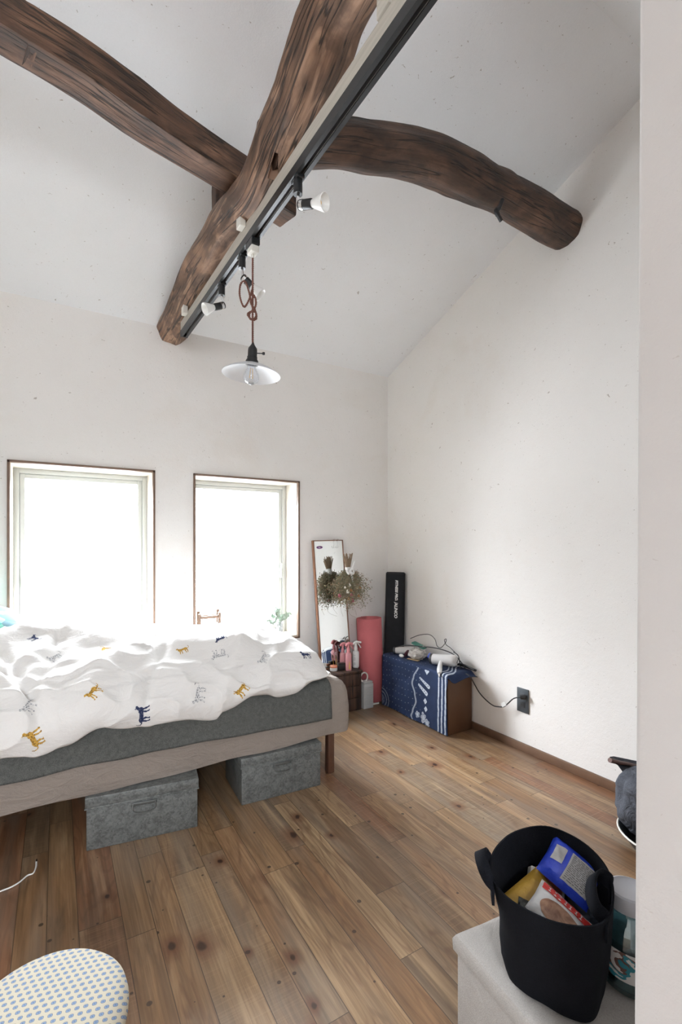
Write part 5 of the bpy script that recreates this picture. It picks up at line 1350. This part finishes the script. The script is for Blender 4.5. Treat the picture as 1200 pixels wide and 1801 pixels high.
root = thing('enamel_basin', 'round basin with cream rim under the grey canvas bag, half behind the near wall', 'basin', (1.87, .85, 0))
bm = BM(); lathe(bm, [(.0001, .004), (.11, .004), (.15, .055), (.158, .060), (.158, .056), (.152, .052), (.112, 0), (.0001, 0)], 48); obj('basin_bowl', bm, m_dgrey, root)
bm = BM(); tube(bm, [Vector((.158*math.cos(a), .158*math.sin(a), .060)) for a in [2*PI*i/48 for i in range(48)]], .0035, 8, closed=True); obj('rolled_rim', bm, m_ivory, root)
root = thing('canvas_bag', 'dark grey canvas bag with brown leather flap tip, mostly hidden by the near wall', 'bag', (1.905, .911, .01))
bm = BM(); bmesh.ops.create_uvsphere(bm, u_segments=64, v_segments=40, radius=1)
for v in bm.verts:
    c0 = v.co.copy(); f = 1+.10*nz(*(c0*2))+.05*nz(*(c0*5)); k2 = .8
    v.co = Vector((math.copysign(abs(c0.x)**k2, c0.x)*.125*f, math.copysign(abs(c0.y)**k2, c0.y)*.12*f, .13+math.copysign(abs(c0.z)**.75, c0.z)*.122*f))
obj('bag_body', bm, m_canvas, root)
bm = BM(); tip = at(1073, 1337, Y=1.04); e = at(1112, 1352, Y=1.0)
A = [tip, at(1080, 1336, Y=1.05), at(1125, 1345, Y=1.03), at(1125, 1385, Y=1.0), at(1103, 1368, Y=1.01), at(1087, 1346, Y=1.03)]
f = bm.faces.new([bm.verts.new(q) for q in A]); r = bmesh.ops.extrude_face_region(bm, geom=[f]); bmesh.ops.translate(bm, verts=[v for v in r['geom'] if isinstance(v, bmesh.types.BMVert)], vec=(.02, .012, .004))
obj('bag_flap', bm, m_canvas, root, world=True, smooth=False)
bm = BM(); tube(bm, [tip, at(1088, 1341, Y=1.035), at(1122, 1347, Y=1.03)], [.009, .008, .006], 10); obj('leather_edge', bm, m_leather, root, world=True)
# patterned stool
SZ = .32; sc_ = Vector((-.0215, .953, 0)); SR = .135
m_sfab = NT('blue_lattice_print'); _uv = m_sfab.coord(); _m = m_sfab.map(_uv, (1, 1, 1), (0, 0, 0), (0, 0, math.radians(12)))
_s = m_sfab.n('ShaderNodeSeparateXYZ', {0: _m}); T = m_sfab
per = .0130
gx = T.M('DIVIDE', _s.outputs[0], per); gy = T.M('DIVIDE', T.M('ADD', _s.outputs[1], T.M('MULTIPLY', _s.outputs[2], .9)), per*.88)
ry = T.M('FLOOR', gy); gx = T.M('ADD', gx, T.M('MULTIPLY', T.M('MODULO', T.M('ABSOLUTE', ry), 2), .5))
fx = T.M('ABSOLUTE', T.M('SUBTRACT', T.M('FRACT', T.M('ADD', gx, 100)), .5)); fy = T.M('ABSOLUTE', T.M('SUBTRACT', T.M('FRACT', T.M('ADD', gy, 100)), .5))
dd = T.M('ADD', T.M('POWER', fx, 2.6), T.M('POWER', fy, 2.6)); dd = T.M('POWER', dd, 1/2.6)
c1 = T.mix(T.M('LESS_THAN', dd, .29), (.52, .475, .37), (.13, .11, .14)); c1 = T.mix(T.M('LESS_THAN', dd, .255), c1, (.19, .27, .40)); c1 = T.mix(T.M('LESS_THAN', dd, .07), c1, (.09, .13, .23))
m_sfab = T.fin(c1, .9, 0, T.bump(T.noise(_uv, 700, 2), .3, .001))
root = thing('round_stool', 'round stool with cream cushion printed in small blue diamonds, bottom left', 'stool', (sc_.x, sc_.y, 0))
bm = BM(); pr = [(.0001, SZ+.004), (.03, SZ+.004), (.07, SZ+.002), (.10, SZ-.002), (.120, SZ-.010), (.131, SZ-.022), (.135, SZ-.038), (.134, SZ-.056), (.130, SZ-.066), (.118, SZ-.070), (.0001, SZ-.070)]
lathe(bm, pr, 64); obj('cushion', bm, m_sfab, root)
bm = BM(); lathe(bm, [(.0001, SZ-.0705), (.120, SZ-.0705), (.122, SZ-.074), (.120, SZ-.092), (.0001, SZ-.092)], 48); obj('seat_ring', bm, m_darkwood, root)
for q in range(4):
    a = PI/4+q*PI/2; bm = BM(); cyl(bm, Vector((math.cos(a)*.085, math.sin(a)*.085, SZ-.0922)), Vector((math.cos(a)*.112, math.sin(a)*.112, 0)), .013, .009, 14); obj('leg', bm, m_darkwood, root)
# white cable on the floor
P = [at(x, y, Z=.004) for x, y in ((-60, 1600), (-20, 1578), (0, 1568), (20, 1560), (35, 1551), (48, 1540), (58, 1536), (63, 1526), (64, 1516))]
root = thing('charging_cable', 'thin white charging cable lying on the floor by the bed', 'cable', P[-1]); k = dict(parent=root, world=True)
bm = BM(); tube(bm, spline(P, 7), .0024, 8); obj('cable', bm, m_wplast, **k)
bm = BM(); d = (P[-1]-P[-2]).normalized(); cyl(bm, P[-1]-d*.002, P[-1]+d*.012, .0035, n=10); obj('cable_tip', bm, m_chrome, **k)
